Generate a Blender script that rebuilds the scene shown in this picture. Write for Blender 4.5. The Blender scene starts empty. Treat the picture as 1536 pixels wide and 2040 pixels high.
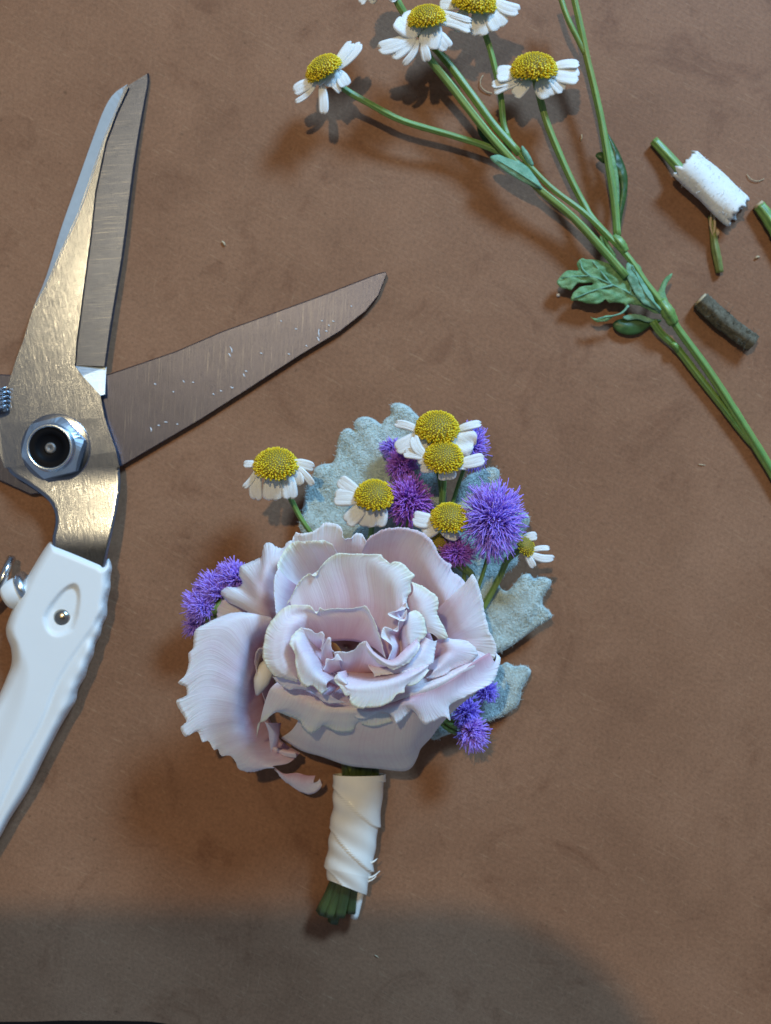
import bpy, math, random
import numpy as np
from mathutils import Vector, Matrix
R = math.radians
scene = bpy.context.scene
C = scene.collection
rng = np.random.RandomState(7)

# ------------------------------------------------------------------ camera, world, lamps, exposure
S = 1e-4                      # metres per photo pixel on the paper
D = 0.20                      # lens height over the paper
cam_d = bpy.data.cameras.new("camera"); cam = bpy.data.objects.new("camera", cam_d); C.objects.link(cam)
cam.location = (0, 0, D)
cam_d.sensor_fit = 'VERTICAL'; cam_d.sensor_height = 24.0; cam_d.sensor_width = 18.07
cam_d.lens = 24.0 * D / (2040 * S)
cam_d.clip_start = 0.005; cam_d.clip_end = 20
cam_d.dof.use_dof = True; cam_d.dof.focus_distance = D - 0.028; cam_d.dof.aperture_fstop = 14.0
scene.camera = cam

world = bpy.data.worlds.new("World"); scene.world = world; world.use_nodes = True
bg = world.node_tree.nodes['Background']
wn = world.node_tree                      # dim room: greyish ceiling above, bluish daylight off the walls
_tc = wn.nodes.new('ShaderNodeTexCoord'); _sx = wn.nodes.new('ShaderNodeSeparateXYZ'); _rp = wn.nodes.new('ShaderNodeValToRGB')
wn.links.new(_tc.outputs['Generated'], _sx.inputs[0]); wn.links.new(_sx.outputs[2], _rp.inputs[0]); wn.links.new(_rp.outputs[0], bg.inputs[0])
_rp.color_ramp.elements[0].position = 0.05; _rp.color_ramp.elements[0].color = (0.13, 0.18, 0.27, 1)
_rp.color_ramp.elements[1].position = 0.95; _rp.color_ramp.elements[1].color = (0.12, 0.14, 0.175, 1)
bg.inputs[1].default_value = 1.0

def area(name, loc, target, size, size_y, power, color):
    l = bpy.data.lights.new(name, 'AREA'); l.shape = 'RECTANGLE'; l.size = size; l.size_y = size_y
    l.energy = power; l.color = color
    o = bpy.data.objects.new(name, l); C.objects.link(o); o.location = loc
    o.rotation_euler = (Vector(target) - Vector(loc)).to_track_quat('-Z', 'Y').to_euler()
    return o
# cool daylight from a window beyond the top right of the sheet, and the warm room lamp overhead
area("window_light", (0.52, 0.84, 0.70), (0, 0, 0), 0.26, 0.20, 17.5, (0.33, 0.63, 1.0))
area("room_lamp", (-0.12, 0.26, 0.72), (0, 0, 0), 0.016, 0.016, 2.0, (1.0, 0.78, 0.42))

vs = scene.view_settings
vs.view_transform = 'Standard'; vs.look = 'None'; vs.exposure = 0.08; vs.gamma = 1.0; vs.use_curve_mapping = False
try:
    scene.cycles.use_denoising = True
    scene.cycles.sample_clamp_indirect = 4.0
except Exception: pass

# ------------------------------------------------------------------ small geometry kit
def W(p):
    """photo pixel x, y and height z (same unit, 100 = 1 cm) -> metres"""
    p = np.asarray(p, float)
    z = p[..., 2] * S
    k = (D - z) / D
    return np.stack([(p[..., 0] - 768) * S * k, (1020 - p[..., 1]) * S * k, z], -1)

class MB:
    def __init__(self): self.v = []; self.f = []; self.n = 0; self.uv = []
    def add(self, v, f, uv=None):
        v = np.asarray(v, float)
        self.v.append(v)
        self.f.extend([tuple(int(i) + self.n for i in q) for q in f])
        self.uv.append(np.zeros((len(v), 2)) if uv is None else np.asarray(uv, float))
        self.n += len(v); return self
    def build(self, name, mat, parent=None, smooth=True, thick=None, offset=-1.0):
        me = bpy.data.meshes.new(name)
        V = np.concatenate(self.v); UV = np.concatenate(self.uv)
        me.from_pydata(V.tolist(), [], self.f)
        ul = me.uv_layers.new(name="UVMap")
        li = np.zeros(len(me.loops), np.int32); me.loops.foreach_get('vertex_index', li)
        ul.data.foreach_set('uv', UV[li].astype(np.float32).ravel())
        if smooth: me.polygons.foreach_set('use_smooth', [True] * len(me.polygons))
        me.materials.append(mat)
        me.update()
        o = bpy.data.objects.new(name, me); C.objects.link(o)
        if parent is not None:
            o.parent = parent
            o.matrix_parent_inverse = parent.matrix_basis.inverted() if parent.parent is None else Matrix()
            if parent.parent is not None: o.matrix_parent_inverse = (parent.parent.matrix_basis).inverted() @ Matrix() if False else Matrix()
        if thick:
            s = o.modifiers.new("thickness", 'SOLIDIFY'); s.thickness = thick * S; s.offset = offset
        return o

def thing(name, label, cat, group=None):
    o = bpy.data.objects.new(name, None); C.objects.link(o); o.empty_display_size = 0.01
    tag(o, label, cat, group); return o
def tag(o, label, cat, group=None):
    o['label'] = label; o['category'] = cat
    if group: o['group'] = group
    return o

def hermite(P, t_out=None, n=50, closed=False):
    P = np.asarray(P, float)
    if closed: P = np.vstack([P[-2:], P, P[:3]])
    d = np.linalg.norm(np.diff(P, axis=0), axis=1) ** 0.7 + 1e-6
    t = np.concatenate([[0], np.cumsum(d)])
    m = np.zeros_like(P)
    for i in range(len(P)):
        a, b = max(i - 1, 0), min(i + 1, len(P) - 1)
        m[i] = (P[b] - P[a]) / (t[b] - t[a])
    lo, hi = (t[2], t[-3]) if closed else (t[0], t[-1])
    if t_out is None: x = np.linspace(lo, hi, n, endpoint=not closed)
    else: x = lo + (hi - lo) * np.asarray(t_out)
    k = np.clip(np.searchsorted(t, x, side='right') - 1, 0, len(P) - 2)
    h = (t[k + 1] - t[k])[:, None]; s = ((x - t[k]) / (t[k + 1] - t[k]))[:, None]
    return ((2*s**3 - 3*s**2 + 1) * P[k] + (s**3 - 2*s**2 + s) * h * m[k]
            + (-2*s**3 + 3*s**2) * P[k + 1] + (s**3 - s**2) * h * m[k + 1])

def tube_raw(pts, rad, n=8, cap=True, rib=0.0):
    """pts in metres, rad in metres"""
    pts = np.asarray(pts, float); m = len(pts)
    rad = np.broadcast_to(np.asarray(rad, float), (m,))
    T = np.gradient(pts, axis=0); T /= np.linalg.norm(T, axis=1)[:, None] + 1e-12
    ref = np.array([0, 0, 1.0]) if abs(T[0, 2]) < 0.9 else np.array([1.0, 0, 0])
    a = np.cross(T[0], ref); a /= np.linalg.norm(a)
    V = []; ang = np.linspace(0, 2*np.pi, n, endpoint=False)
    for i in range(m):
        a = a - T[i] * np.dot(a, T[i]); a /= np.linalg.norm(a) + 1e-12
        b = np.cross(T[i], a)
        V.append(pts[i] + rad[i] * (1 + rib * np.cos(5 * ang + 0.4 * math.sin(i * 0.15)))[:, None] * (np.cos(ang)[:, None] * a + np.sin(ang)[:, None] * b))
    V = np.concatenate(V)
    F = [(i*n + j, i*n + (j+1) % n, (i+1)*n + (j+1) % n, (i+1)*n + j) for i in range(m-1) for j in range(n)]
    if cap: F += [tuple(range(n))[::-1], tuple((m-1)*n + j for j in range(n))]
    uv = np.stack([np.tile(np.arange(n) / n, m), np.repeat(np.linspace(0, 1, m), n)], -1)
    return V, F, uv

def tube(mb, path, r, n=10, seg=24, wob=0.0, rs=None, rib=None):
    """path in photo px with z; r px (number or list)"""
    P = hermite(path, n=seg)
    rr = np.interp(np.linspace(0, 1, seg), np.linspace(0, 1, len(np.atleast_1d(r))), np.atleast_1d(r)) if np.ndim(r) else np.full(seg, float(r))
    if wob: rr = rr * (1 + wob * (rs or rng).randn(seg))
    rib = (0.09 if wob else 0.0) if rib is None else rib
    mb.add(*tube_raw(W(P), rr * S, 20 if rib else n, True, rib)); return mb

def smooth_poly(pts, step=3.0):
    P = np.asarray(pts, float)
    L = np.linalg.norm(np.diff(np.vstack([P, P[:1]]), axis=0), axis=1).sum()
    return hermite(P, n=int(L / step), closed=True)

def pdist(xy, poly):
    A = poly; B = np.roll(poly, -1, 0); d = B - A; L2 = (d**2).sum(1) + 1e-9
    best = np.full(len(xy), 1e9); q = np.zeros_like(xy)
    for s in range(0, len(xy), 4000):
        x = xy[s:s+4000, None, :]
        t = np.clip(((x - A) * d).sum(2) / L2, 0, 1)
        c = A + t[..., None] * d
        dd = ((x - c)**2).sum(2); k = dd.argmin(1); ii = np.arange(len(k))
        best[s:s+4000] = np.sqrt(dd[ii, k]); q[s:s+4000] = c[ii, k]
    return best, q
def inside(xy, poly):
    x, y = xy[:, 0], xy[:, 1]; c = np.zeros(len(xy), bool); n = len(poly)
    for i in range(n):
        x1, y1 = poly[i]; x2, y2 = poly[(i + 1) % n]
        if y1 == y2: continue
        hit = ((y1 > y) != (y2 > y)) & (x < (x2 - x1) * (y - y1) / (y2 - y1) + x1)
        c ^= hit
    return c

def lattice(poly, step):
    lo = poly.min(0) - step; hi = poly.max(0) + step
    nx, ny = int((hi[0]-lo[0]) / step) + 2, int((hi[1]-lo[1]) / step) + 2
    gx = lo[0] + np.arange(nx) * step; gy = lo[1] + np.arange(ny) * step
    X, Y = np.meshgrid(gx, gy, indexing='ij')
    cc = np.stack([(X[:-1, :-1] + step/2).ravel(), (Y[:-1, :-1] + step/2).ravel()], -1)
    keep = inside(cc, poly).reshape(nx-1, ny-1)
    cnt = np.zeros((nx, ny), int)
    for a in (0, 1):
        for b in (0, 1): cnt[a:nx-1+a, b:ny-1+b] += keep
    use = cnt > 0; idx = -np.ones((nx, ny), int); idx[use] = np.arange(use.sum())
    xy = np.stack([X[use], Y[use]], -1); bnd = (cnt[use] < 4)
    d, q = pdist(xy, poly); ins = inside(xy, poly)
    snap = bnd & (d < 1.6 * step); xy[snap] = q[snap]
    d = np.where(snap | ~ins, 0, d)
    I, J = np.nonzero(keep)
    F = np.stack([idx[I, J], idx[I, J+1], idx[I+1, J+1], idx[I+1, J]], -1)
    # rim edges, directed as in the faces
    E = {}
    for f in F:
        for a, b in zip(f, np.roll(f, -1)): E[(a, b)] = 1
    rim = [(a, b) for (a, b) in E if (b, a) not in E]
    return xy, d, F, rim

def slab(mb, poly, step, ztop, zbot, uvs=0.01):
    """solid with curved top and bottom over a traced outline; ztop/zbot(x, y, d) -> px"""
    xy, d, F, rim = lattice(poly, step)
    zt = ztop(xy[:, 0], xy[:, 1], d); zb = zbot(xy[:, 0], xy[:, 1], d)
    zb = np.minimum(zb, zt - 0.4)
    n = len(xy)
    V = np.concatenate([W(np.column_stack([xy, zt])), W(np.column_stack([xy, zb]))])
    faces = [tuple(f) for f in F] + [tuple(f[::-1] + n) for f in F] + [(b, a, a + n, b + n) for a, b in rim]
    mb.add(V, faces, np.concatenate([xy * uvs, xy * uvs]))
    return xy, zt, d

def prism(mb, pts, z0, z1, bev=0.0, zf=None):
    """flat plate over an outline (px) with a chamfer; zf(x, y) tilts the plate"""
    P = np.asarray(pts, float)
    a = 0.5 * np.sum(P[:, 0] * np.roll(P[:, 1], -1) - np.roll(P[:, 0], -1) * P[:, 1])
    if a > 0: P = P[::-1]                         # counter-clockwise seen from above
    zf = zf or (lambda x, y: 0 * x)
    off = zf(P[:, 0], P[:, 1]); n = len(P)
    t = np.roll(P, -1, 0) - np.roll(P, 1, 0); t /= np.linalg.norm(t, axis=1)[:, None] + 1e-9
    nrm = np.stack([t[:, 1], -t[:, 0]], -1)
    if not inside((P + nrm * 0.7)[:1], P)[0]: nrm = -nrm
    rings = [np.column_stack([P, z0 + off])]
    if bev:
        rings += [np.column_stack([P, z1 - bev + off]), np.column_stack([P + nrm * bev * 0.9, z1 + off])]
    else: rings += [np.column_stack([P, z1 + off])]
    # keep the chamfer ring at the outline's true place
    V = []
    for r in rings: V.append(W(r))
    F = []
    for k in range(len(rings) - 1):
        F += [(k*n + i, k*n + (i+1) % n, (k+1)*n + (i+1) % n, (k+1)*n + i) for i in range(n)]
    F += [tuple(range(n))[::-1], tuple((len(rings)-1)*n + i for i in range(n))]
    uv = np.concatenate([r[:, :2] * 0.01 for r in rings])
    mb.add(np.concatenate(V), F, uv)
    return mb

# ------------------------------------------------------------------ materials
def new_mat(name):
    m = bpy.data.materials.new(name); m.use_nodes = True
    nt = m.node_tree; b = nt.nodes['Principled BSDF']
    return m, nt, b
class N:
    def __init__(s, nt): s.nt = nt
    def node(s, t, **kw):
        n = s.nt.nodes.new(t)
        for k, v in kw.items():
            if k in n.inputs.keys(): s.put(n.inputs[k], v)
            else: setattr(n, k, v)
        return n
    def put(s, sock, v):
        if isinstance(v, bpy.types.NodeSocket): s.nt.links.new(v, sock)
        else: sock.default_value = v
    def coord(s, which='Object', scale=(1, 1, 1), rot=(0, 0, 0)):
        t = s.node('ShaderNodeTexCoord'); m = s.node('ShaderNodeMapping'); r = s.node('ShaderNodeMapping')
        s.nt.links.new(t.outputs[which], r.inputs['Vector']); r.inputs['Rotation'].default_value = rot
        s.nt.links.new(r.outputs[0], m.inputs['Vector']); m.inputs['Scale'].default_value = scale
        return m.outputs[0]
    def noise(s, vec, scale, detail=4, rough=0.55, dist=0.0):
        n = s.node('ShaderNodeTexNoise'); s.nt.links.new(vec, n.inputs['Vector'])
        n.inputs['Scale'].default_value = scale; n.inputs['Detail'].default_value = detail
        n.inputs['Roughness'].default_value = rough; n.inputs['Distortion'].default_value = dist
        return n.outputs[0]
    def ramp(s, fac, stops):
        r = s.node('ShaderNodeValToRGB'); s.nt.links.new(fac, r.inputs[0])
        e = r.color_ramp.elements
        while len(e) < len(stops): e.new(0.5)
        for i, (p, c) in enumerate(stops):
            e[i].position = p; e[i].color = (*c, 1) if len(c) == 3 else c
        return r.outputs[0]
    def mix(s, fac, a, b, mode='MIX'):
        n = s.node('ShaderNodeMix', data_type='RGBA', blend_type=mode)
        s.put(n.inputs[0], fac); s.put(n.inputs[6], a if not isinstance(a, tuple) else (*a, 1)); s.put(n.inputs[7], b if not isinstance(b, tuple) else (*b, 1))
        return n.outputs[2]
    def math(s, op, a, b=0.0):
        n = s.node('ShaderNodeMath', operation=op); s.put(n.inputs[0], a); s.put(n.inputs[1], b); return n.outputs[0]
    def bump(s, h, strength=0.3, dist=1e-4, normal=None):
        n = s.node('ShaderNodeBump'); s.put(n.inputs['Height'], h); n.inputs['Strength'].default_value = strength; n.inputs['Distance'].default_value = dist
        if normal is not None: s.put(n.inputs['Normal'], normal)
        return n.outputs[0]
def g(v): return (v, v, v)

def paper_mat():
    m, nt, b = new_mat("kraft_paper"); k = N(nt)
    co = k.coord()
    big = k.noise(co, 22, 5, 0.6, 0.4); mid = k.noise(co, 130, 5, 0.65); fine = k.noise(co, 1500, 3, 0.7)
    stain = k.noise(co, 38, 6, 0.7, 1.5); speck = k.noise(co, 700, 2, 0.5)
    f1 = k.noise(k.coord(scale=(260, 2600, 1), rot=(0, 0, 0.5)), 1.0, 3, 0.6, 1.2)
    f2 = k.noise(k.coord(scale=(2300, 240, 1), rot=(0, 0, 0.25)), 1.0, 3, 0.6, 1.4)
    base = k.ramp(big, [(0.25, (0.200, 0.092, 0.047)), (0.50, (0.262, 0.128, 0.068)), (0.8, (0.310, 0.160, 0.090))])
    c = k.mix(0.75, base, k.ramp(mid, [(0.3, g(0.91)), (0.5, g(1.0)), (0.72, g(1.07))]), 'MULTIPLY')
    c = k.mix(0.8, c, k.ramp(fine, [(0.28, g(0.74)), (0.5, g(1.0)), (0.72, g(1.22))]), 'MULTIPLY')
    c = k.mix(k.ramp(f1, [(0.60, g(0)), (0.74, g(0.42))]), c, (0.42, 0.25, 0.14))
    c = k.mix(k.ramp(f2, [(0.62, g(0)), (0.76, g(0.34))]), c, (0.40, 0.23, 0.13))
    c = k.mix(k.ramp(f1, [(0.22, g(0.4)), (0.34, g(0))]), c, (0.12, 0.05, 0.02))
    nt.links.new(c, b.inputs['Base Color'])
    c = k.mix(0.8, c, k.ramp(stain, [(0.30, (0.66, 0.58, 0.54)), (0.46, g(1.0))]), 'MULTIPLY')
    c = k.mix(k.ramp(speck, [(0.70, g(0)), (0.78, g(0.5))]), c, (0.10, 0.05, 0.025))
    nt.links.new(c, b.inputs['Base Color'])
    h = k.math('ADD', k.math('MULTIPLY', fine, 0.6), k.math('ADD', f1, f2))
    nt.links.new(k.bump(h, 0.35, 1.2e-4), b.inputs['Normal'])
    b.inputs['Roughness'].default_value = 0.62; b.inputs['Specular IOR Level'].default_value = 0.22
    return m
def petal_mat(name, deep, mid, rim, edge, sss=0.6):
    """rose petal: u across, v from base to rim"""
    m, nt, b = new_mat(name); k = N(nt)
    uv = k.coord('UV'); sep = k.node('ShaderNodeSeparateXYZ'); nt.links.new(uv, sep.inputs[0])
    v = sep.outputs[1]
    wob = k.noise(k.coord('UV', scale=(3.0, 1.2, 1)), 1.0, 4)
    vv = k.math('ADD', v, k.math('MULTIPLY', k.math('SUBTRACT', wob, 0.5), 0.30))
    c = k.ramp(vv, [(0.0, deep), (0.5, mid), (0.84, rim), (1.0, edge)])  # pink towards the base, darkened further for shade deep in the bloom
    veins = k.noise(k.coord('UV', scale=(26, 1.1, 1)), 1.0, 3, 0.6, 0.3)
    fveins = k.noise(k.coord('UV', scale=(80, 2.2, 1)), 1.0, 2, 0.6, 0.2)
    c = k.mix(0.5, c, k.ramp(veins, [(0.3, (0.90, 0.82, 0.87)), (0.55, g(1.0)), (0.75, (1.05, 1.05, 1.04))]), 'MULTIPLY')
    blot = k.noise(k.coord(), 120, 4, 0.6)
    c = k.mix(0.7, c, k.ramp(blot, [(0.30, (0.93, 0.82, 0.87)), (0.5, g(1.0)), (0.70, (1.03, 1.03, 0.97))]), 'MULTIPLY')
    nt.links.new(c, b.inputs['Base Color'])
    h = k.math('ADD', k.math('MULTIPLY', veins, 1.0), k.math('MULTIPLY', fveins, 0.5))
    pleat = k.noise(k.coord('UV', scale=(13, 0.9, 1)), 1.0, 3, 0.65, 0.5)
    grow = k.ramp(v, [(0.45, g(0.15)), (1.0, g(1.0))])
    h = k.math('ADD', k.math('MULTIPLY', h, 0.6), k.math('MULTIPLY', k.math('MULTIPLY', pleat, grow), 1.9))
    nt.links.new(k.bump(k.math('ADD', h, k.math('MULTIPLY', blot, 0.9)), 0.34, 2.2e-4), b.inputs['Normal'])
    b.inputs['Roughness'].default_value = 0.72; b.inputs['Specular IOR Level'].default_value = 0.18
    b.inputs['Subsurface Weight'].default_value = sss; b.inputs['Subsurface Radius'].default_value = (1.0, 0.7, 0.75)
    b.inputs['Subsurface Scale'].default_value = 0.0003
    b.inputs['Sheen Weight'].default_value = 0.08
    return m
def leaf_mat(name, a, b_, scale=260, rough=0.5, bump=0.3, sss=0.0, vein=None):
    m, nt, b = new_mat(name); k = N(nt); co = k.coord()
    n1 = k.noise(co, scale, 5, 0.65); n2 = k.noise(co, scale * 6, 3, 0.6)
    c = k.ramp(n1, [(0.3, a), (0.7, b_)])
    c = k.mix(0.6, c, k.ramp(n2, [(0.3, g(0.78)), (0.7, g(1.15))]), 'MULTIPLY')
    nt.links.new(c, b.inputs['Base Color'])
    nt.links.new(k.bump(k.math('ADD', n1, k.math('MULTIPLY', n2, 0.6)), bump, 2e-4), b.inputs['Normal'])
    b.inputs['Roughness'].default_value = rough; b.inputs['Specular IOR Level'].default_value = 0.35
    if sss:
        b.inputs['Subsurface Weight'].default_value = sss; b.inputs['Subsurface Radius'].default_value = (0.8, 1.0, 0.5); b.inputs['Subsurface Scale'].default_value = 0.0008
    return m
def stem_mat(name, a, b_, rough=0.4):
    m, nt, b = new_mat(name); k = N(nt)
    st = k.noise(k.coord('UV', scale=(9, 2.0, 1)), 1.0, 3, 0.6); n2 = k.noise(k.coord(), 900, 3)
    c = k.ramp(st, [(0.32, a), (0.68, b_)])
    c = k.mix(0.5, c, k.ramp(n2, [(0.3, g(0.8)), (0.7, g(1.15))]), 'MULTIPLY')
    n3 = k.noise(k.coord(), 55, 3); c = k.mix(k.ramp(n3, [(0.45, g(0)), (0.70, g(0.55))]), c, (0.24, 0.27, 0.06))
    nt.links.new(c, b.inputs['Base Color'])
    nt.links.new(k.bump(st, 0.5, 2e-4), b.inputs['Normal'])
    b.inputs['Roughness'].default_value = rough; b.inputs['Subsurface Weight'].default_value = 0.15
    b.inputs['Subsurface Radius'].default_value = (0.5, 1.0, 0.3); b.inputs['Subsurface Scale'].default_value = 0.0006
    return m
def steel_mat(name, col, rough, ang, fine=1.0, aniso=0.6, line=0.0):
    """brushed metal; ang = direction of the brushing"""
    m, nt, b = new_mat(name); k = N(nt)
    st = k.noise(k.coord(scale=(11000, 380, 1), rot=(0, 0, ang)), 1.0, 3, 0.65)
    st2 = k.noise(k.coord(scale=(6500, 90, 1), rot=(0, 0, ang)), 1.0, 3, 0.6)
    bl = k.noise(k.coord(), 160, 4, 0.6)
    c = k.mix(0.55, (*col,), k.ramp(st, [(0.3, g(0.72)), (0.7, g(1.12))]), 'MULTIPLY')
    c = k.mix(0.4, c, k.ramp(bl, [(0.3, g(0.8)), (0.7, g(1.1))]), 'MULTIPLY')
    if line: c = k.mix(k.ramp(st2, [(0.58, g(0)), (0.80, g(line))]), c, (0.42, 0.42, 0.43))
    nt.links.new(c, b.inputs['Base Color'])
    b.inputs['Metallic'].default_value = 1.0
    rg = k.math('ADD', rough - 0.08, k.math('MULTIPLY', st, 0.16)); nt.links.new(rg, b.inputs['Roughness'])
    nt.links.new(k.bump(k.math('ADD', st, st2), 0.18 * fine, 6e-5), b.inputs['Normal'])
    return m
def plain(name, col, rough=0.4, metal=0.0, sss=0.0, spec=0.5, noise=0.0, nscale=400, bump=0.0, coat=0.0):
    m, nt, b = new_mat(name); k = N(nt)
    n = k.noise(k.coord(), nscale, 4, 0.6)
    c = k.mix(noise, (*col,), k.ramp(n, [(0.3, g(0.7)), (0.7, g(1.2))]), 'MULTIPLY')
    nt.links.new(c, b.inputs['Base Color'])
    b.inputs['Roughness'].default_value = rough; b.inputs['Metallic'].default_value = metal; b.inputs['Specular IOR Level'].default_value = spec
    if bump: nt.links.new(k.bump(n, bump, 1.5e-4), b.inputs['Normal'])
    if sss:
        b.inputs['Subsurface Weight'].default_value = sss; b.inputs['Subsurface Radius'].default_value = (1, 1, 1); b.inputs['Subsurface Scale'].default_value = 0.001
    b.inputs['Coat Weight'].default_value = coat
    return m

M = {}
M['paper'] = paper_mat()
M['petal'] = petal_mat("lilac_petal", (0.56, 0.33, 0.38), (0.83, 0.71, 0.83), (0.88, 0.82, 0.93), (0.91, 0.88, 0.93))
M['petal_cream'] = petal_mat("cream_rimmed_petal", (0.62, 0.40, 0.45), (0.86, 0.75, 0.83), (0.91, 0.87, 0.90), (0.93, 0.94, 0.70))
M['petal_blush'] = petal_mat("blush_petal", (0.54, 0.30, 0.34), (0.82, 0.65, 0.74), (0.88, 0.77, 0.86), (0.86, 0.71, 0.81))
def ray_mat():
    m, nt, b = new_mat("daisy_petal_white"); k = N(nt)
    gr = k.noise(k.coord('UV', scale=(14, 0.8, 1)), 1.0, 2, 0.6); n = k.noise(k.coord(), 500, 4)
    c = k.mix(0.5, (0.88, 0.89, 0.86), k.ramp(gr, [(0.3, (0.84, 0.86, 0.85)), (0.6, g(1.0))]), 'MULTIPLY')
    c = k.mix(0.4, c, k.ramp(n, [(0.3, (0.86, 0.85, 0.78)), (0.6, g(1.0))]), 'MULTIPLY')
    nt.links.new(c, b.inputs['Base Color']); nt.links.new(k.bump(gr, 0.45, 2e-4), b.inputs['Normal'])
    b.inputs['Roughness'].default_value = 0.55; b.inputs['Specular IOR Level'].default_value = 0.25
    b.inputs['Subsurface Weight'].default_value = 0.5; b.inputs['Subsurface Radius'].default_value = (1, 1, 0.9); b.inputs['Subsurface Scale'].default_value = 0.0003
    return m
M['white_petal'] = ray_mat()
M['throat_shade'] = petal_mat('petal_throat_shade', (0.16, 0.06, 0.04), (0.34, 0.16, 0.15), (0.62, 0.38, 0.42), (0.70, 0.48, 0.54))  # dark brown-red stands in for shade down the open centre
M['petal_back'] = petal_mat('petal_back_blush', (0.94, 0.80, 0.74), (0.93, 0.75, 0.77), (0.90, 0.78, 0.83), (0.89, 0.81, 0.85))
M['floret'] = plain("yellow_floret", (0.94, 0.70, 0.018), 0.5, sss=0.1, noise=0.55, nscale=1400)
M['disc'] = plain("disc_base_olive", (0.26, 0.20, 0.02), 0.7, noise=0.3)
M['stem'] = stem_mat("green_stem", (0.065, 0.17, 0.035), (0.26, 0.44, 0.12))
M['stem_olive'] = stem_mat("olive_stem", (0.10, 0.13, 0.03), (0.26, 0.30, 0.09))
M['stem_dark'] = stem_mat("dark_green_stem", (0.010, 0.020, 0.006), (0.042, 0.070, 0.026), 0.3)
M['leaf'] = leaf_mat("leaf_green", (0.07, 0.20, 0.07), (0.24, 0.42, 0.20), 420, 0.6, 0.9, 0.15)
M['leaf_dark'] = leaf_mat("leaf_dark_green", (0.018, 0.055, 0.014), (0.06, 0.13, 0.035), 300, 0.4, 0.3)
M['leaf_pale'] = leaf_mat("leaf_pale_downy", (0.12, 0.30, 0.19), (0.26, 0.48, 0.33), 700, 0.7, 0.5, 0.1)
M['felt'] = leaf_mat("silver_felt", (0.40, 0.50, 0.48), (0.54, 0.63, 0.60), 110, 0.98, 0.2)
M['fuzz'] = plain("silver_fuzz", (0.62, 0.72, 0.69), 0.95, spec=0.03, noise=0.35, nscale=350)
M['violet'] = plain("violet_filament", (0.45, 0.28, 0.96), 0.55, sss=0.2, spec=0.25, noise=0.6, nscale=900)
M['purple'] = plain("purple_filament", (0.46, 0.16, 0.72), 0.55, sss=0.2, spec=0.25, noise=0.6, nscale=900)
M['violet_core'] = plain("violet_core", (0.13, 0.05, 0.32), 0.8, noise=0.4, nscale=900)
M['ribbon'] = plain("white_floral_tape", (0.82, 0.79, 0.71), 0.20, sss=0.15, noise=0.14, nscale=160, bump=0.12, coat=0.5)
M['tape'] = plain("white_tape_rough", (0.80, 0.81, 0.78), 0.7, sss=0.2, noise=0.25, nscale=300, bump=0.5)
M['plate'] = steel_mat("brushed_steel", (0.34, 0.365, 0.42), 0.22, -0.25, 1.0)
M['ground_steel'] = steel_mat("ground_steel", (0.105, 0.12, 0.17), 0.36, 1.50, 1.6, line=0.6)
M['blade_steel'] = steel_mat("worn_blade_steel", (0.115, 0.115, 0.155), 0.40, 0.05, 1.6, line=0.5)
M['zinc'] = plain("zinc_nut", (0.72, 0.80, 0.86), 0.27, metal=1.0, noise=0.15, nscale=600, bump=0.05)
M['spine'] = plain('satin_spine_steel', (0.62, 0.70, 0.74), 0.42, metal=0.45, noise=0.2, nscale=500)
M['runout'] = steel_mat('runout_steel', (0.62, 0.72, 0.80), 0.36, 1.50, 2.0)
M['rivet'] = plain("rivet_steel", (0.50, 0.46, 0.40), 0.22, metal=1.0, noise=0.2)
M['wire'] = plain("spring_wire", (0.60, 0.60, 0.60), 0.2, metal=1.0)
M['black'] = plain("black_plastic", (0.005, 0.005, 0.006), 0.5, noise=0.2, spec=0.06)
M['grey'] = plain("worn_grey_metal", (0.20, 0.19, 0.18), 0.5, metal=0.6, noise=0.5, nscale=1500, bump=0.5)
M['handle'] = plain("white_plastic", (0.80, 0.81, 0.79), 0.42, sss=0.12, noise=0.06, nscale=90, spec=0.45)
M['bark'] = leaf_mat("woody_bark", (0.06, 0.05, 0.03), (0.19, 0.17, 0.12), 900, 0.9, 0.9)
M['pith'] = plain("cut_wood", (0.50, 0.40, 0.25), 0.8, noise=0.4, nscale=1500)
M['chip'] = plain("dry_chip", (0.55, 0.42, 0.26), 0.8, noise=0.3)
M['white_chip'] = plain("white_speck", (0.82, 0.84, 0.86), 0.6)
M['floor'] = plain("dark_floor", (0.012, 0.010, 0.012), 0.8, noise=0.4, nscale=8)

# ------------------------------------------------------------------ the sheet of kraft paper and what lies under it
def paper():
    mb = MB()
    edge = [(-4500, 2037), (0, 2035.5), (130, 2033), (300, 2035), (345, 2041), (700, 2052), (1536, 2060), (5500, 2080)]
    e = hermite([(x, y, 0) for x, y in edge], n=160)
    top = e.copy(); top[:, 1] = -5000
    V = W(np.concatenate([e, top])); n = len(e)
    F = [(i, i + 1, n + i + 1, n + i) for i in range(n - 1)]
    lo = W(np.concatenate([e])) - np.array([0, 0.0004, 0.02])
    V = np.concatenate([V, lo]); F += [(2*n + i, 2*n + i + 1, i + 1, i) for i in range(n - 1)]
    o = mb.add(V, F).build("kraft_paper", M['paper'], smooth=False); o['kind'] = 'structure'
    o['label'] = 'brown kraft paper sheet covering the worktop'
    mb = MB(); a = 3.0
    mb.add([(-a, -a, -0.74), (a, -a, -0.74), (a, a, -0.74), (-a, a, -0.74)], [(0, 1, 2, 3)])
    f = mb.build("floor", M['floor'], smooth=False); f['kind'] = 'structure'; f['label'] = 'dark floor below the edge of the worktop'
paper()

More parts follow.
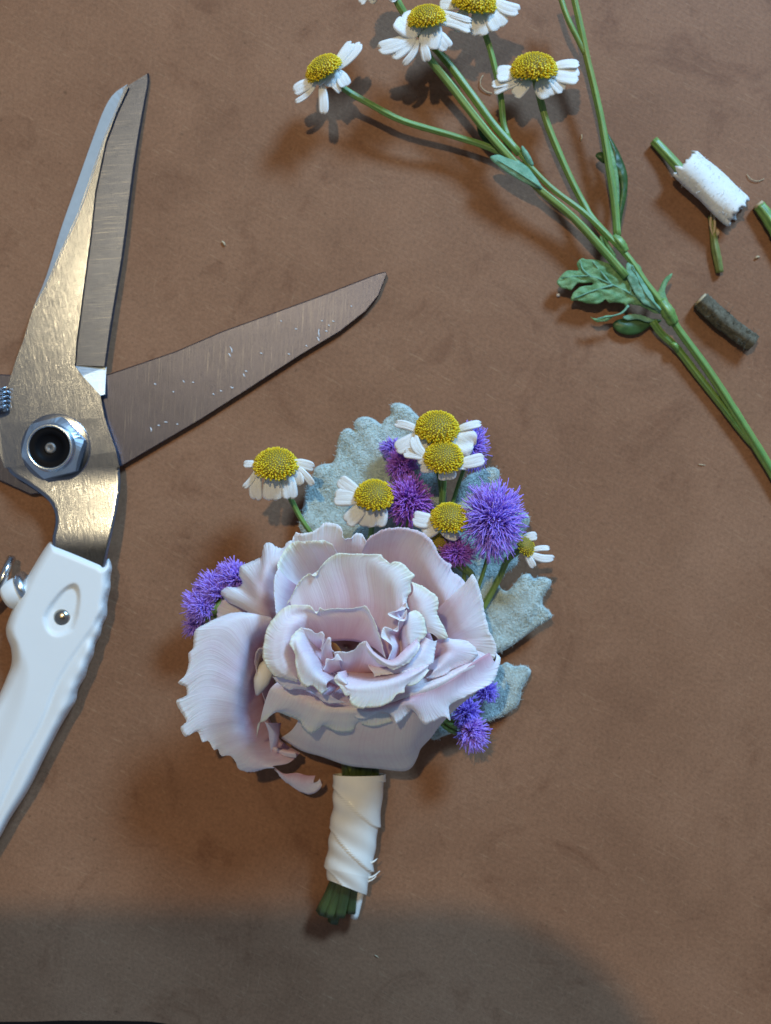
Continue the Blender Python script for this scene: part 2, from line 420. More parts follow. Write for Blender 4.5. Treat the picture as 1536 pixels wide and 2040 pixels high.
# ------------------------------------------------------------------ shears
def shears():
    root = thing("floral_shears", "open floral shears with steel blades and a white plastic handle, at left of the paper", "shears")
    tilt = lambda x, y: np.where(y < 890, (y - 890) * 0.034, 0.0)
    # outline of the upper half: left side up to the tip, then down the cutting edge
    left = [(106,1150),(104,1085),(105,1067),(110,1040),(107,1015),(96,997),(78,981),(52,963),(26,947),(10,929),(3,908),(0,882),(0,843),(3,827),(16,778),(34,718),(49,679),(68,615),(94,552),(125,453),(156,365),(193,261),(212,214),(229,188),(255,169),(281,149),(296,144)]
    strip_l = [(254,171),(229,224),(208,281),(187,380),(177,474),(164,568),(150,679),(146,728),(161,749),(197,788)]
    right = [(206,833),(216,864),(229,900),(238,930),(240,965),(235,1005),(226,1051),(216,1096),(205,1150)]
    # body plate = outline without the ground strip
    inner = [(68,616),(91,575),(124,500),(158,424),(199,306),(212,268),(232,222),(252,174)]
    cut = [(244,930),(10,930)]
    body = [p for p in left if 615 < p[1] <= 929] + inner + strip_l + [p for p in right if p[1] < 930] + [(238,930)]
    mb = MB(); prism(mb, [(10,930)] + body, 19, 39, 3.0, tilt); up = mb.build("upper_blade", M['plate'], root, smooth=False)
    rise = lambda y: 21 * np.clip((y - 930) / 170, 0, 1)**2 * (3 - 2 * np.clip((y - 930) / 170, 0, 1))
    tang = [(238,930),(240,965),(235,1005),(226,1051),(216,1096),(205,1150),(106,1150),(104,1085),(105,1067),(110,1040),(107,1015),(96,997),(78,981),(52,963),(26,947),(10,930)]
    tang = np.vstack([[(10,930),(60,930),(120,930),(180,930)], hermite(tang[:6], n=60), hermite(tang[6:], n=70)])
    mb = MB(); slab(mb, tang, 3.0, lambda x, y, d: 39 + rise(y) - 3.0 * np.exp(-(d/2.2)**2) * (y > 934), lambda x, y, d: 19 + rise(y))
    tg = mb.build("tang", M['plate'], up, smooth=True); tg.data.set_sharp_from_angle(angle=R(40))
    # ground strip: falls from the plate top to the cutting edge
    sl = np.array(hermite(strip_l[:8], n=24)); edge = np.array(hermite([(296,145),(299,151),(287,224),(273,310),(261,401),(246,516),(225,641),(212,730)], n=24))
    tipw = np.array([281, 149])
    mb = MB(); n = 24
    zt = 38.6 + tilt(sl[:, 0], sl[:, 1]); ze = 33 + tilt(edge[:, 0], edge[:, 1])
    mid = sl * 0.07 + edge * 0.93
    zm = zt * 0.22 + ze * 0.78
    rows = [np.column_stack([sl, zt]), np.column_stack([mid, zm]), np.column_stack([edge, ze]), np.column_stack([edge, ze - 5]), np.column_stack([sl, zt - 19])]
    rows[0][:, 2] -= 7; rows[1][:, 2] -= 3
    V = W(np.concatenate(rows)); F = []
    for r in range(4): F += [(r*n + i, (r+1)*n + i, (r+1)*n + i + 1, r*n + i + 1) for i in range(n - 1)]
    F += [tuple(r*n for r in range(5))]
    mb.add(V, [f[::-1] for f in F], np.concatenate([r[:, :2] for r in rows]) * 0.01).build("ground_edge", M['ground_steel'], up, smooth=False)
    # bright run-out facet at the foot of the strip
    mb = MB(); zt = lambda x, y, z: (x, y, z + float(tilt(np.array(x), np.array(y))))
    fv = [zt(146.5,729,31.4), zt(212,731,24), zt(209,786,36), zt(197,789,38.8), zt(161,750,37), zt(212,731,19), zt(209,786,19), zt(146.5,729,19), zt(197,789,19), zt(161,750,19)]
    mb.add(W(fv), [(0,1,4)[::-1], (1,2,3)[::-1], (1,3,4)[::-1], (1,5,6,2)[::-1], (2,6,8,3)[::-1], (0,7,5,1)[::-1]]).build("edge_runout", M['runout'], up, smooth=False)
    # chamfer along the spine of the blade, facing outwards
    mb = MB()
    a = hermite([(255,168),(228,187),(211,213),(192,260),(155,364),(124,452),(93,551),(67,614)], n=30)
    b = hermite([(252,174),(232,222),(212,268),(199,306),(158,424),(124,500),(91,575),(68,616)], n=30)
    za = 30 + tilt(a[:, 0], a[:, 1]); zb = 39.6 + tilt(b[:, 0], b[:, 1])
    V = W(np.concatenate([np.column_stack([a - [1.0, 0.4], za]), np.column_stack([b, zb]), np.column_stack([a - [1.0, 0.4], za - 6])]))
    F = [(i, i + 1, 30 + i + 1, 30 + i)[::-1] for i in range(29)] + [(60 + i, 60 + i + 1, i + 1, i)[::-1] for i in range(29)]
    mb.add(V, F).build("spine_chamfer", M['spine'], up, smooth=False)
    # lower half: blade to the right, tang under the pivot, running out to the left
    low = [(771,547),(768,541),(752,545),(650,585),(540,625),(440,661),(350,700),(215,746),(120,760),(40,750),(25,747),(-60,742),(-160,772),(-175,860),(-60,930),(60,985),(150,975),(247,926),(400,836),(500,772),(600,707),(677,661),(729,620),(755,588)]
    mb = MB(); prism(mb, low, 1, 17, 2.0); lo = mb.build("lower_blade", M['blade_steel'], root, smooth=False)
    # dried sap on the lower blade
    mb = MB(); rs = np.random.RandomState(3)
    for (x, y, l, an) in [(460,697,14,1.3),(457,708,9,1.0),(520,704,5,.3),(486,748,8,1.1),(490,740,5,.2),(636,664,17,1.5),(634,676,10,1.2),(650,660,5,0),(655,649,4,.5),(641,640,4,.2),(664,640,4,.4),(300,856,10,1.4),(316,848,5,0),(330,841,7,.1),(353,845,4,.2),(462,771,6,.3),(440,779,5,.2),(425,787,4,0),(366,760,5,1.),(384,762,4,.4),(590,655,4,.3),(610,690,4,.2),(560,640,3,.1),(700,610,3,.2),(310,765,3,.8),(575,705,4,.3),(345,780,3,.2)]:
        p = np.array([(x - l/2*math.cos(an), y - l/2*math.sin(an), 17.6), (x + rs.randn(), y + rs.randn(), 18.4), (x + l/2*math.cos(an), y + l/2*math.sin(an), 17.6)])
        tube(mb, p, [0.5, 1.3, 0.6], 5, 5)
    r_ = mb.build("sap_residue", M['white_chip'], lo); r_['kind'] = 'stuff'
    # pivot nut with its black bolt
    c0 = W((98, 891, 78)); cx, cy = c0[0], c0[1]
    mb = MB(); hexr = 63 * S
    ang = np.arange(6) * math.pi / 3 + R(74)
    ring = lambda r, z, a: np.column_stack([cx + r * np.cos(a), cy + r * np.sin(a), np.full(len(a), z * S)])
    k = 48; aa = np.linspace(0, 2*math.pi, k, endpoint=False)
    hexd = lambda a: math.cos(math.pi/6) / np.cos(((a - R(74)) % (math.pi/3)) - math.pi/6)
    rows = [(ring_r, z) for ring_r, z in []]
    prof = []
    hx = hexr * hexd(aa)
    P = [np.column_stack([cx + hx*np.cos(aa), cy + hx*np.sin(aa), np.full(k, 38*S)]),
         np.column_stack([cx + hx*np.cos(aa), cy + hx*np.sin(aa), np.minimum(64, 64 - (hx/hexr - 0.87) * 55) * S]),
         ring(47.5*S, 67, aa), ring(46.5*S, 69, aa), ring(46*S, 74, aa), ring(44*S, 78.5, aa), ring(41*S, 79, aa), ring(39*S, 77, aa), ring(39*S, 60, aa)]
    F = [(r*k + i, r*k + (i+1) % k, (r+1)*k + (i+1) % k, (r+1)*k + i) for r in range(len(P)-1) for i in range(k)]
    mb.add(np.concatenate(P), F)
    nut = mb.build("pivot_nut", M['zinc'], root, smooth=False)
    for p in nut.data.polygons: p.use_smooth = p.index >= 3*k
    # washer-like collar seen at the right of the nut
    mb = MB(); P = [ring(68*S, 38.2, aa), ring(68*S, 39.6, aa), ring(66.5*S, 40.4, aa), ring(40*S, 40.4, aa)]
    F = [(r*k + i, r*k + (i+1) % k, (r+1)*k + (i+1) % k, (r+1)*k + i) for r in range(3) for i in range(k)]
    mb.add(np.concatenate(P), F).build("washer", M['plate'], nut)
    mb = MB(); P = [ring(39.5*S, 75.5, aa), ring(33*S, 74.5, aa), ring(27*S, 75, aa), ring(25*S, 72, aa), ring(12*S, 71, aa), ring(1*S, 71, aa)]
    F = [(r*k + i, r*k + (i+1) % k, (r+1)*k + (i+1) % k, (r+1)*k + i) for r in range(5) for i in range(k)]
    mb.add(np.concatenate(P), F).build("bolt_head", M['black'], nut)
    mb = MB()
    P = [ring(11*S, 70, aa), ring(10*S, 73.5, aa), ring(7*S, 74.5, aa), ring(4*S, 73, aa), ring(1*S, 72, aa)]
    F = [(r*k + i, r*k + (i+1) % k, (r+1)*k + (i+1) % k, (r+1)*k + i) for r in range(4) for i in range(k)]
    mb.add(np.concatenate(P) + np.array([0, -0.0001, 0]), F).build("bolt_core", M['grey'], nut)
    # white handle over the upper half's tang
    hp = [(104,1080),(95,1084),(64,1133),(48,1162),(33,1196),(19,1228),(12,1252),(14,1270),(22,1292),(23,1321),(13,1350),(0,1380),(-32,1440),(-75,1540),(-130,1680),(-190,1830),(-190,1900),(-150,1890),(-80,1800),(-40,1735),(0,1668),(19,1633),(57,1573),(89,1509),(118,1452),(138,1418),(151,1396),(156,1373),(170,1348),(176,1327),(186,1305),(190,1284),(200,1265),(204,1246),(213,1226),(214,1200),(220,1171),(220,1150),(223,1131),(217,1113),(211,1118),(207,1124),(203,1120)]
    hpoly = smooth_poly(hp, 4)
    ridge = hermite([(214,1160),(205,1200),(178,1251),(137,1311),(108,1362),(80,1432),(32,1522),(0,1592),(-60,1720)], n=70)
    gro = hermite([(14,1262),(30,1290),(45,1330),(44,1365),(30,1420),(-10,1520),(-60,1640)], n=60)
    def ztop(x, y, d):
        H = 70
        r = 20.0
        q = np.clip(d / r, 0, 1)
        z = H * (0.40 + 0.60 * np.sqrt(np.clip(1 - (1 - q)**2, 0, 1)))
        xy = np.column_stack([x, y])
        def side(line):
            dd = np.full(len(x), 1e9); sg = np.zeros(len(x))
            for s in range(0, len(x), 4000):
                A = line[:-1]; dv = line[1:] - A
                X = xy[s:s+4000, None, :]; t = np.clip(((X - A) * dv).sum(2) / ((dv**2).sum(1) + 1e-9), 0, 1)
                cpt = A + t[..., None] * dv; e = ((X - cpt)**2).sum(2); kk = e.argmin(1); ii = np.arange(len(kk))
                dd[s:s+4000] = np.sqrt(e[ii, kk]); w = X[:, 0] - A[kk]
                sg[s:s+4000] = dv[kk, 0] * w[:, 1] - dv[kk, 1] * w[:, 0]
            return dd * np.sign(sg)
        sd = side(ridge)               # >0 on the left of the rib line in picture
        right_ = np.clip(-sd, 0, 60)
        fade = np.clip((y - 1150) / 90, 0, 1)
        z = z - fade * np.where(sd < 0, 8 * np.clip(right_ / 9, 0, 1) * np.exp(-(right_ / 20)**2) - 4 * np.sin(np.clip(right_/44,0,1)*math.pi), 0)
        wv = np.sin((y - 1160) / 40.0 * 2 * math.pi) * np.exp(-(d / 16)**2) * (x > 100) * 3
        z = z + wv * np.clip((1460 - y) / 80, 0, 1) * (sd < 0)
        sg = side(gro)
        gq = np.clip((sg + 14) / 44, 0, 1) * (x < 75); z = z - 12 * np.clip((y - 1256) / 60, 0, 1) * gq * gq * (3 - 2*gq)
        # recess round the rivet, deepest at its upper right, scooped at the lower left
        cx_, cy_ = 128, 1214; a = R(24)
        u = (x - cx_) * math.cos(a) + (y - cy_) * math.sin(a); v = -(x - cx_) * math.sin(a) + (y - cy_) * math.cos(a)
        wd = np.interp(v, [-55, -30, 0, 30, 58], [14, 21, 29, 33, 24])
        e = (u / wd)**2 + np.where(v < 0, v / 54, v / 56)**4
        eq = np.clip((1.25 - e) / 0.8, 0, 1); z = z - 9.5 * eq * eq * (3 - 2*eq) * np.clip(1.1 - np.clip(v, 0, 99) / 75, 0, 1)
        # top lip over the tang
        lip = (np.minimum(np.abs((x - 104) * 0.36 - (y - 1080) * 0.93), 99))
        return z
    mb = MB(); slab(mb, hpoly, 2.6, ztop, lambda x, y, d: np.full(len(x), 2.0))
    han = mb.build("handle", M['handle'], root)
    # rivet
    c = W((123.5, 1231, 58)); mb = MB()
    rr = lambda r, z: np.column_stack([c[0] + r*S*np.cos(aa), c[1] + r*S*np.sin(aa), np.full(k, z*S)])
    P = [rr(25, 44), rr(25, 56), rr(23.5, 57.5), rr(21, 55), rr(19.5, 55.5), rr(17, 61), rr(12, 65), rr(6, 67), rr(0.5, 67.6)]
    F = [(r*k + i, r*k + (i+1) % k, (r+1)*k + (i+1) % k, (r+1)*k + i) for r in range(len(P)-1) for i in range(k)]
    mb.add(np.concatenate(P), F).build("rivet", M['rivet'], han)
    # lock button at the inner side of the handle, with its metal washer
    mb = MB(); a0 = np.array(W((50, 1172, 34))); a1 = np.array(W((10, 1192, 34))); ax = (a1 - a0)
    prof = [(0, 27), (0.15, 29), (0.75, 29), (0.92, 24), (1.0, 14), (1.01, 0.5)]
    pts = np.array([a0 + ax * t for t, _ in prof]); v, f, u = tube_raw(pts, [r * S for _, r in prof], 26)
    T = ax / np.linalg.norm(ax); mb.add(v, f, u).build("lock_button", M['handle'], root)
    mb = MB(); a2 = a0 + ax * 0.02
    v, f, u = tube_raw(np.array([a0 - ax*0.2, a2, a2 + ax * 0.12]), [33*S, 33*S, 31*S], 26); mb.add(v, f, u).build("button_washer", M['zinc'], root)
    # opening spring: a coil at the pivot and a wire arm lower down
    mb = MB(); t = np.linspace(0, 5 * 2 * math.pi, 140)
    coil = np.column_stack([-22 + 32 * np.cos(t), 792 + t / (2*math.pi) * 9 - 20 + 3*np.sin(t), 46 + 26 * np.sin(t)])
    v, f, u = tube_raw(W(coil), 4.2 * S, 7); mb.add(v, f, u)
    mb.build("spring", M['wire'], root); mb = MB()
    tube(mb, [(23,1112,22),(14,1132,40),(4,1158,48),(-12,1190,46),(-40,1220,36),(-90,1240,22)], 8.5, 12, 30)
    mb.build("lock_wire", M['wire'], root)
    # the second handle, mirrored about the pivot, lies beyond the left of the frame
    pv = np.array([100, 890.0]); a1_, a2_ = math.atan2(743, 198), math.atan2(345, 670)
    q = hpoly - pv; th = np.arctan2(-q[:, 1], q[:, 0]); rd = np.hypot(q[:, 0], q[:, 1])
    th2 = a2_ - (th - a1_)
    h2 = np.column_stack([pv[0] + rd*np.cos(th2), pv[1] - rd*np.sin(th2)])
    mb = MB(); slab(mb, h2, 7, lambda x, y, d: 62 * (0.35 + 0.65*np.sqrt(np.clip(1-(1-np.clip(d/20,0,1))**2,0,1))), lambda x, y, d: np.full(len(x), 2.0))
    mb.build("handle", M['handle'], root)
    return root
shears()

# ------------------------------------------------------------------ daisies
def dome(mb_base, mb_fl, c, n, Rr, h, rs, count=230):
    """c metres; n unit axis; Rr, h metres"""
    n = np.array(n, float); n /= np.linalg.norm(n)
    a = np.cross(n, [0, 1, 0.01]); a /= np.linalg.norm(a); b = np.cross(n, a)
    prof = [(0.55, -0.30), (0.92, -0.16), (1.0, 0.0), (0.97, 0.25), (0.86, 0.52), (0.66, 0.76), (0.38, 0.93), (0.02, 1.0)]
    k = 20; aa = np.linspace(0, 2*math.pi, k, endpoint=False); V = []
    for r, z in prof: V.append(c + n * (z * h) + Rr * 0.93 * r * (np.cos(aa)[:, None]*a + np.sin(aa)[:, None]*b))
    F = [(r*k + i, r*k + (i+1) % k, (r+1)*k + (i+1) % k, (r+1)*k + i) for r in range(len(prof)-1) for i in range(k)]
    F.append(tuple(range(k))[::-1])
    mb_base.add(np.concatenate(V), F)
    ga = math.pi * (3 - math.sqrt(5))
    for i in range(count):
        t = (i + 0.5) / count                          # 0 apex .. 1 rim
        ph = math.acos(1 - t * 1.12)                   # past the equator a little
        az = i * ga + rs.randn() * 0.05
        rad = math.sin(ph); zz = math.cos(ph)
        p = c + n * (zz * h) + Rr * rad * 0.95 * (math.cos(az)*a + math.sin(az)*b)
        m = n * (zz / h) + (rad / Rr) * (math.cos(az)*a + math.sin(az)*b); m /= np.linalg.norm(m)
        m = m + rs.randn(3) * 0.16; m /= np.linalg.norm(m)
        u = np.cross(m, [0.3, 0.2, 0.9]); u /= np.linalg.norm(u); w = np.cross(m, u)
        s = Rr * (0.030 + 0.026 * t) * (0.7 + 0.55 * rs.rand()); L = Rr * (0.045 + 0.11 * t) * (0.7 + 0.6 * rs.rand())
        ca = np.arange(5) * 2*math.pi/5 + rs.rand()*6
        ring = np.cos(ca)[:, None]*u + np.sin(ca)[:, None]*w
        V = np.concatenate([p - m*L*0.6 + ring*s*0.7, p + m*L*0.5 + ring*s*0.72, p + m*L + ring*s*1.0, [p + m*L*(0.75 if t > .4 else 1.25)]])
        F = [(r*5 + j, r*5 + (j+1) % 5, (r+1)*5 + (j+1) % 5, (r+1)*5 + j) for r in range(2) for j in range(5)] + [(10 + j, 10 + (j+1) % 5, 15) for j in range(5)]
        mb_fl.add(V, F)

def ray(base, tip, w, parent, rs, mat='white_petal', wavy=0.0, cup=1.3, bow=4.0, twist=None):
    """one white ray petal from base to tip (px, z)"""
    b = np.array(base, float); t = np.array(tip, float)
    nl, nw = 14, 9
    ax = t - b; L = np.linalg.norm(ax[:2]) + 1e-6; d = ax[:2] / L; pr = np.array([-d[1], d[0]])
    tw = rs.randn() * 0.25 if twist is None else twist
    bend = rs.randn() * 0.05 * L
    V = []; UV = []
    ns = rs.uniform(-0.3, 0.3); nd = rs.uniform(0.04, 0.10)
    for i in range(nl):
        s = i / (nl - 1)
        wid = np.interp(s, [0, 0.15, 0.35, 0.65, 0.84, 0.93, 0.98, 1.0], [0.42, 0.66, 0.92, 1.0, 0.96, 0.82, 0.58, 0.36]) * w / 2
        for j in range(nw):
            q = -1 + 2 * j / (nw - 1)
            notch = (nd * math.exp(-((q - ns) / 0.22)**2) + nd * 0.6 * math.exp(-((q - ns - 0.55) / 0.2)**2)) * s**8
            ss = s - notch
            xy = b[:2] + ax[:2] * ss + pr * (q * wid + bend * math.sin(math.pi * s) )
            z = b[2] + (t[2] - b[2]) * s + bow * math.sin(math.pi * s * 0.9) + cup * (-(q * q)) * math.sin(math.pi * min(1, s + .15)) + 0.9 * math.cos(q * 3 * math.pi) * math.sin(math.pi*s)
            z += tw * q * wid * s + wavy * math.sin(q * 5 + s * 7) * s
            V.append((xy[0], xy[1], z)); UV.append((q * w / 60, s))
    F = [(i*nw + j, i*nw + j + 1, (i+1)*nw + j + 1, (i+1)*nw + j) for i in range(nl-1) for j in range(nw-1)]
    mb = MB(); mb.add(W(V), F, UV)
    return mb.build("petal", M[mat], parent, thick=1.1, offset=0)

def daisy(parent, c, rx, tilt, az, petals, stem, seed, hfac=0.70, dz=-18, stem_r=5.0, stem_m='stem', count=430, name="daisy"):
    """c (px,py,z) centre of the disc; rx half width px; tilt degrees off vertical towards az (picture degrees, 90 = up)"""
    rs = np.random.RandomState(seed)
    k = (D - c[2]*S) / D; Rr = rx * S * k
    n = (math.sin(R(tilt))*math.cos(R(az)), math.sin(R(tilt))*math.sin(R(az)), math.cos(R(tilt)))
    h = Rr * hfac
    cw = W(c) - np.array(n) * h * 0.18
    mb = MB()
    if stem:
        under = np.array([c[0] - n[0]*rx*0.75*0.8, c[1] + n[1]*rx*0.75*0.8, c[2] - n[2]*rx*0.75])
        tube(mb, [under] + list(stem), stem_r, 9, 26, 0.03, rs)
        # green cup of bracts
    nn = np.array(n); a = np.cross(nn, [0, 1, 0.01]); a /= np.linalg.norm(a); b = np.cross(nn, a)
    kk = 18; aa = np.linspace(0, 2*math.pi, kk, endpoint=False); V = []
    for r, z in [(0.18, -0.85), (0.55, -0.66), (0.86, -0.42), (0.95, -0.16), (0.75, -0.1)]:
        V.append(cw + nn * z * h * 0.62 + Rr * r * (np.cos(aa)[:, None]*a + np.sin(aa)[:, None]*b))
    mb.add(np.concatenate(V), [(r*kk + i, r*kk + (i+1) % kk, (r+1)*kk + (i+1) % kk, (r+1)*kk + i) for r in range(4) for i in range(kk)])
    o = mb.build(name, M[stem_m], parent)
    m1, m2 = MB(), MB(); dome(m1, m2, cw, n, Rr, h, rs, count)
    ob = m1.build("flower_disc", M['disc'], o); fl = m2.build("florets", M['floret'], o, smooth=True); fl['kind'] = 'stuff'
    for p in petals:
        (bx, by), (tx, ty), w = p[0], p[1], p[2] * 1.24
        kw = p[3] if len(p) > 3 else {}
        kw.pop('zb', 0); zb0 = c[2] - rx * 0.30; zb = c[2] - rx * 0.12; zt = zb + (kw.pop('zt', zb0 + dz) - zb0) * 0.22
        # root the petal under the rim of the disc
        dv = np.array([tx - bx, ty - by]); dv = dv / (np.linalg.norm(dv) + 1e-6)
        ray((bx - dv[0]*7, by - dv[1]*7, zb), (tx, ty, zt), w, o, rs, **kw)
    return o

# ------------------------------------------------------------------ floss flowers (violet filaments)
def floss(parent, c, r, seed, mat='violet', count=420, stem=None, squash=(1, 1, 0.8), up=0.15, lean=(0, 0), core=0.5, thick=1.25, calyx=None):
    rs = np.random.RandomState(seed); c = np.array(c, float)
    mb = MB()
    if calyx is not None:
        for q in calyx: tube(mb, q, [3, 6.5, 5, 2.5], 8, 8)
    if stem is not None: tube(mb, stem, 4.0, 8, 16)
    if not mb.v: tube(mb, [c, c - np.array([0, 0, 12]), (c[0] + 4, c[1] + 10, max(8, c[2] - 60))], 4.0, 7, 8)
    o = mb.build("floss_flower", M['stem'], parent)
    # dense core
    mbc = MB(); k = 16; P = []
    for i in range(9):
        th = math.pi * i / 8; aa = np.linspace(0, 2*math.pi, k, endpoint=False)
        rr = r * core * max(math.sin(th), 0.02)
        P.append(W(np.column_stack([c[0] + rr*np.cos(aa)*squash[0], c[1] + rr*np.sin(aa)*squash[1], np.full(k, c[2] - 4 + r*core*squash[2]*math.cos(th))])))
    F = [(q*k + i, q*k + (i+1) % k, (q+1)*k + (i+1) % k, (q+1)*k + i)[::-1] for q in range(8) for i in range(k)]
    mbc.add(np.concatenate(P), F).build("flower_core", M['violet_core'], o)
    mf = MB()
    for i in range(int(count * 1.45)):
        d = rs.randn(3); d /= np.linalg.norm(d)
        d[2] = abs(d[2]) if rs.rand() < 0.85 else d[2]
        d = d * np.array(squash); d[2] += up
        d = d / (np.linalg.norm(d) + 1e-6)
        L = r * (rs.uniform(0.62, 1.0) if rs.rand() < .8 else rs.uniform(0.9, 1.14)); st = r * core * rs.uniform(0.5, 0.95)
        side = np.cross(d, rs.randn(3)); side /= np.linalg.norm(side) + 1e-6
        cu = rs.uniform(-0.28, 0.28) * (L - st); cu2 = rs.uniform(-0.15, 0.15) * (L - st)
        s2 = np.cross(d, side)
        sq = np.array([squash[0], squash[1], squash[2]])
        pts = np.array([c + d*st*sq, c + (d*(st + (L-st)*0.4) + side*cu*0.35)*sq, c + (d*(st + (L-st)*0.75) + side*cu*0.8 + s2*cu2)*sq, c + (d*L + side*cu*1.3 + s2*cu2*2)*sq])
        pts[:, :2] += np.array(lean) * np.linspace(0, 1, 4)[:, None] * r
        pts[:, 2] = np.maximum(pts[:, 2], 3)
        t_ = thick * 0.85 * rs.uniform(0.7, 1.2)
        v, f, u = tube_raw(W(pts), np.array([0.8, 1.0, 1.0, 0.75]) * t_ * S, 4); mf.add(v, f, u)
    f_ = mf.build("filaments", M[mat], o); f_['kind'] = 'stuff'
    return o

# ------------------------------------------------------------------ felted silver leaves
def felt_leaf(parent, outline, z_of, seed, hairs=4200, th=13, step=3.2):
    rs = np.random.RandomState(seed); poly = smooth_poly(outline, 3)
    ph = rs.rand(12) * 6.28
    def lump(x, y):
        return 0.6 * (3.0*np.sin(x/23 + ph[0] + 1.3*np.sin(y/31 + ph[1])) + 2.6*np.sin(y/19 + ph[2] + 1.2*np.sin(x/27 + ph[3]))
                + 1.4*np.sin(x/9 + y/11 + ph[4]) + 1.2*np.sin(x/8 - y/10 + ph[5]))
    def zt(x, y, d): return z_of(x, y) + lump(x, y) * np.clip(d/14, 0, 1) + th * np.sqrt(np.clip(1 - (1 - np.clip(d/11, 0, 1))**2, 0, 1)) - 4*np.exp(-(d/40)**2)
    mb = MB(); xy, z, d = slab(mb, poly, step, zt, lambda x, y, d: z_of(x, y) + lump(x, y)*np.clip(d/14, 0, 1) - 2)
    o = mb.build("felt_leaf", M['felt'], parent)
    mh = MB(); n = len(xy)
    for i in rs.randint(0, n, hairs):
        p = np.array([xy[i, 0], xy[i, 1], z[i] - 0.5]) + np.append(rs.uniform(-step/2, step/2, 2), 0)
        a = rs.rand() * 6.28; L = rs.uniform(5, 12); h = rs.uniform(0.3, 1.5); ka = rs.uniform(-1.8, 1.8)
        if d[i] < 4: continue
        q = [p]
        for s in (1, 2, 3):
            a += ka / 3; q.append(q[-1] + np.array([math.cos(a)*L/3, math.sin(a)*L/3, h*(0.6 if s < 3 else -0.5)]))
        v, f, u = tube_raw(W(q), np.array([.32, .38, .32, .2]) * S * rs.uniform(.8, 1.3), 3); mh.add(v, f, u)
    fz = mh.build("fuzz", M['fuzz'], o); fz['kind'] = 'stuff'
    return o

# ------------------------------------------------------------------ the bloom's petals
def petal(parent, curves, mat='petal', nv=18, ruf=2.5, ser=1.6, seed=0, freq=7.0, thick=0.55, step=1.6, name="petal"):
    rs = np.random.RandomState(seed + 100)
    Cs = []
    for c in curves:
        xy, z = c
        xy = np.array(xy, float); z = np.interp(np.linspace(0, 1, len(xy)), np.linspace(0, 1, len(np.atleast_1d(z))), np.atleast_1d(z).astype(float))
        Cs.append(np.column_stack([xy, z]))
    L = np.linalg.norm(np.diff(Cs[-1], axis=0), axis=1).sum(); nu = max(24, int(L / step))
    G = np.array([hermite(c, n=nu) for c in Cs])                # K x nu x 3
    raw = G[-1].copy(); sm = raw.copy(); wn_ = max(3, int(34 / (L / nu)))
    if nu > 2 * wn_:
        pad = np.vstack([raw[:1]] * wn_ + [raw] + [raw[-1:]] * wn_); ker = np.hanning(2 * wn_ + 1); ker /= ker.sum()
        sm = np.stack([np.convolve(pad[:, q], ker, 'valid') for q in range(3)], -1)
    G[-1] = sm
    if len(curves) == 2: G = np.array([G[0], (G[0] + G[1]) / 2, G[1]])
    vv = np.linspace(0, 1, nv)
    K = len(G); P = np.zeros((nv, nu, 3)); x = vv * (K - 1); k = np.clip(x.astype(int), 0, K - 2); s = (x - k)[:, None, None]
    m = np.zeros_like(G)
    for i in range(K): m[i] = (G[min(i+1, K-1)] - G[max(i-1, 0)]) / (min(i+1, K-1) - max(i-1, 0))
    P = ((2*s**3-3*s**2+1)*G[k] + (s**3-2*s**2+s)*m[k] + (-2*s**3+3*s**2)*G[k+1] + (s**3-s**2)*m[k+1])
    P = P + (raw - sm)[None] * (np.clip((vv - 0.80) / 0.20, 0, 1)**1.6)[:, None, None]
    du = np.gradient(P, axis=1); dv = np.gradient(P, axis=0)
    nn = np.cross(du, dv); nn /= np.linalg.norm(nn, axis=2, keepdims=True) + 1e-9
    u = np.linspace(0, L / 100, nu)
    wave = sum(rs.uniform(0.4, 1.0) * np.sin(2*math.pi*u*f_ + rs.rand()*6.28) for f_ in (freq*0.22, freq*0.45, freq*0.8)) / 1.6
    crimp = np.sin(2*math.pi*u*(9 + 2*rs.rand()) + 3*np.sin(u*3.1 + rs.rand()*6)) * (0.5 + 0.5*np.sin(u*2.3 + rs.rand()*6)) + 0.6*np.sin(2*math.pi*u*14.7 + 2*np.sin(u*5.3))
    fold = sum(rs.uniform(0.4, 1.0) * np.sin(2*math.pi*u*f_ + rs.rand()*6.28) for f_ in (0.5, 0.9, 1.5))
    P = P + nn * ((ruf * 0.5 * wave[None] + 0.42 * min(ser, 1.3) * crimp[None]) * (vv[:, None]**8) + 0.9 * fold[None] * np.sin(math.pi*vv)[:, None] * min(1, ruf/2))[..., None]
    # torn, finely toothed rim
    tooth = rs.randn(nu); ser *= 0.5; tooth = 0.6*tooth + 0.7*np.interp(np.arange(nu), np.arange(0, nu + 6, 5), rs.randn(len(np.arange(0, nu + 6, 5))))
    dvn = dv / (np.linalg.norm(dv, axis=2, keepdims=True) + 1e-9)
    P = P + dvn * (ser * tooth[None] * np.clip((vv[:, None] - 0.86) / 0.14, 0, 1)**1.5)[..., None]
    F = [(i*nu + j, i*nu + j + 1, (i+1)*nu + j + 1, (i+1)*nu + j) for i in range(nv-1) for j in range(nu-1)]
    UV = np.stack(np.meshgrid(u + seed * 3.7, vv, indexing='xy'), -1).reshape(-1, 2)
    mb = MB(); mb.add(W(P.reshape(-1, 3)), F, UV)
    return mb.build(name, M[mat], parent, thick=thick, offset=0)

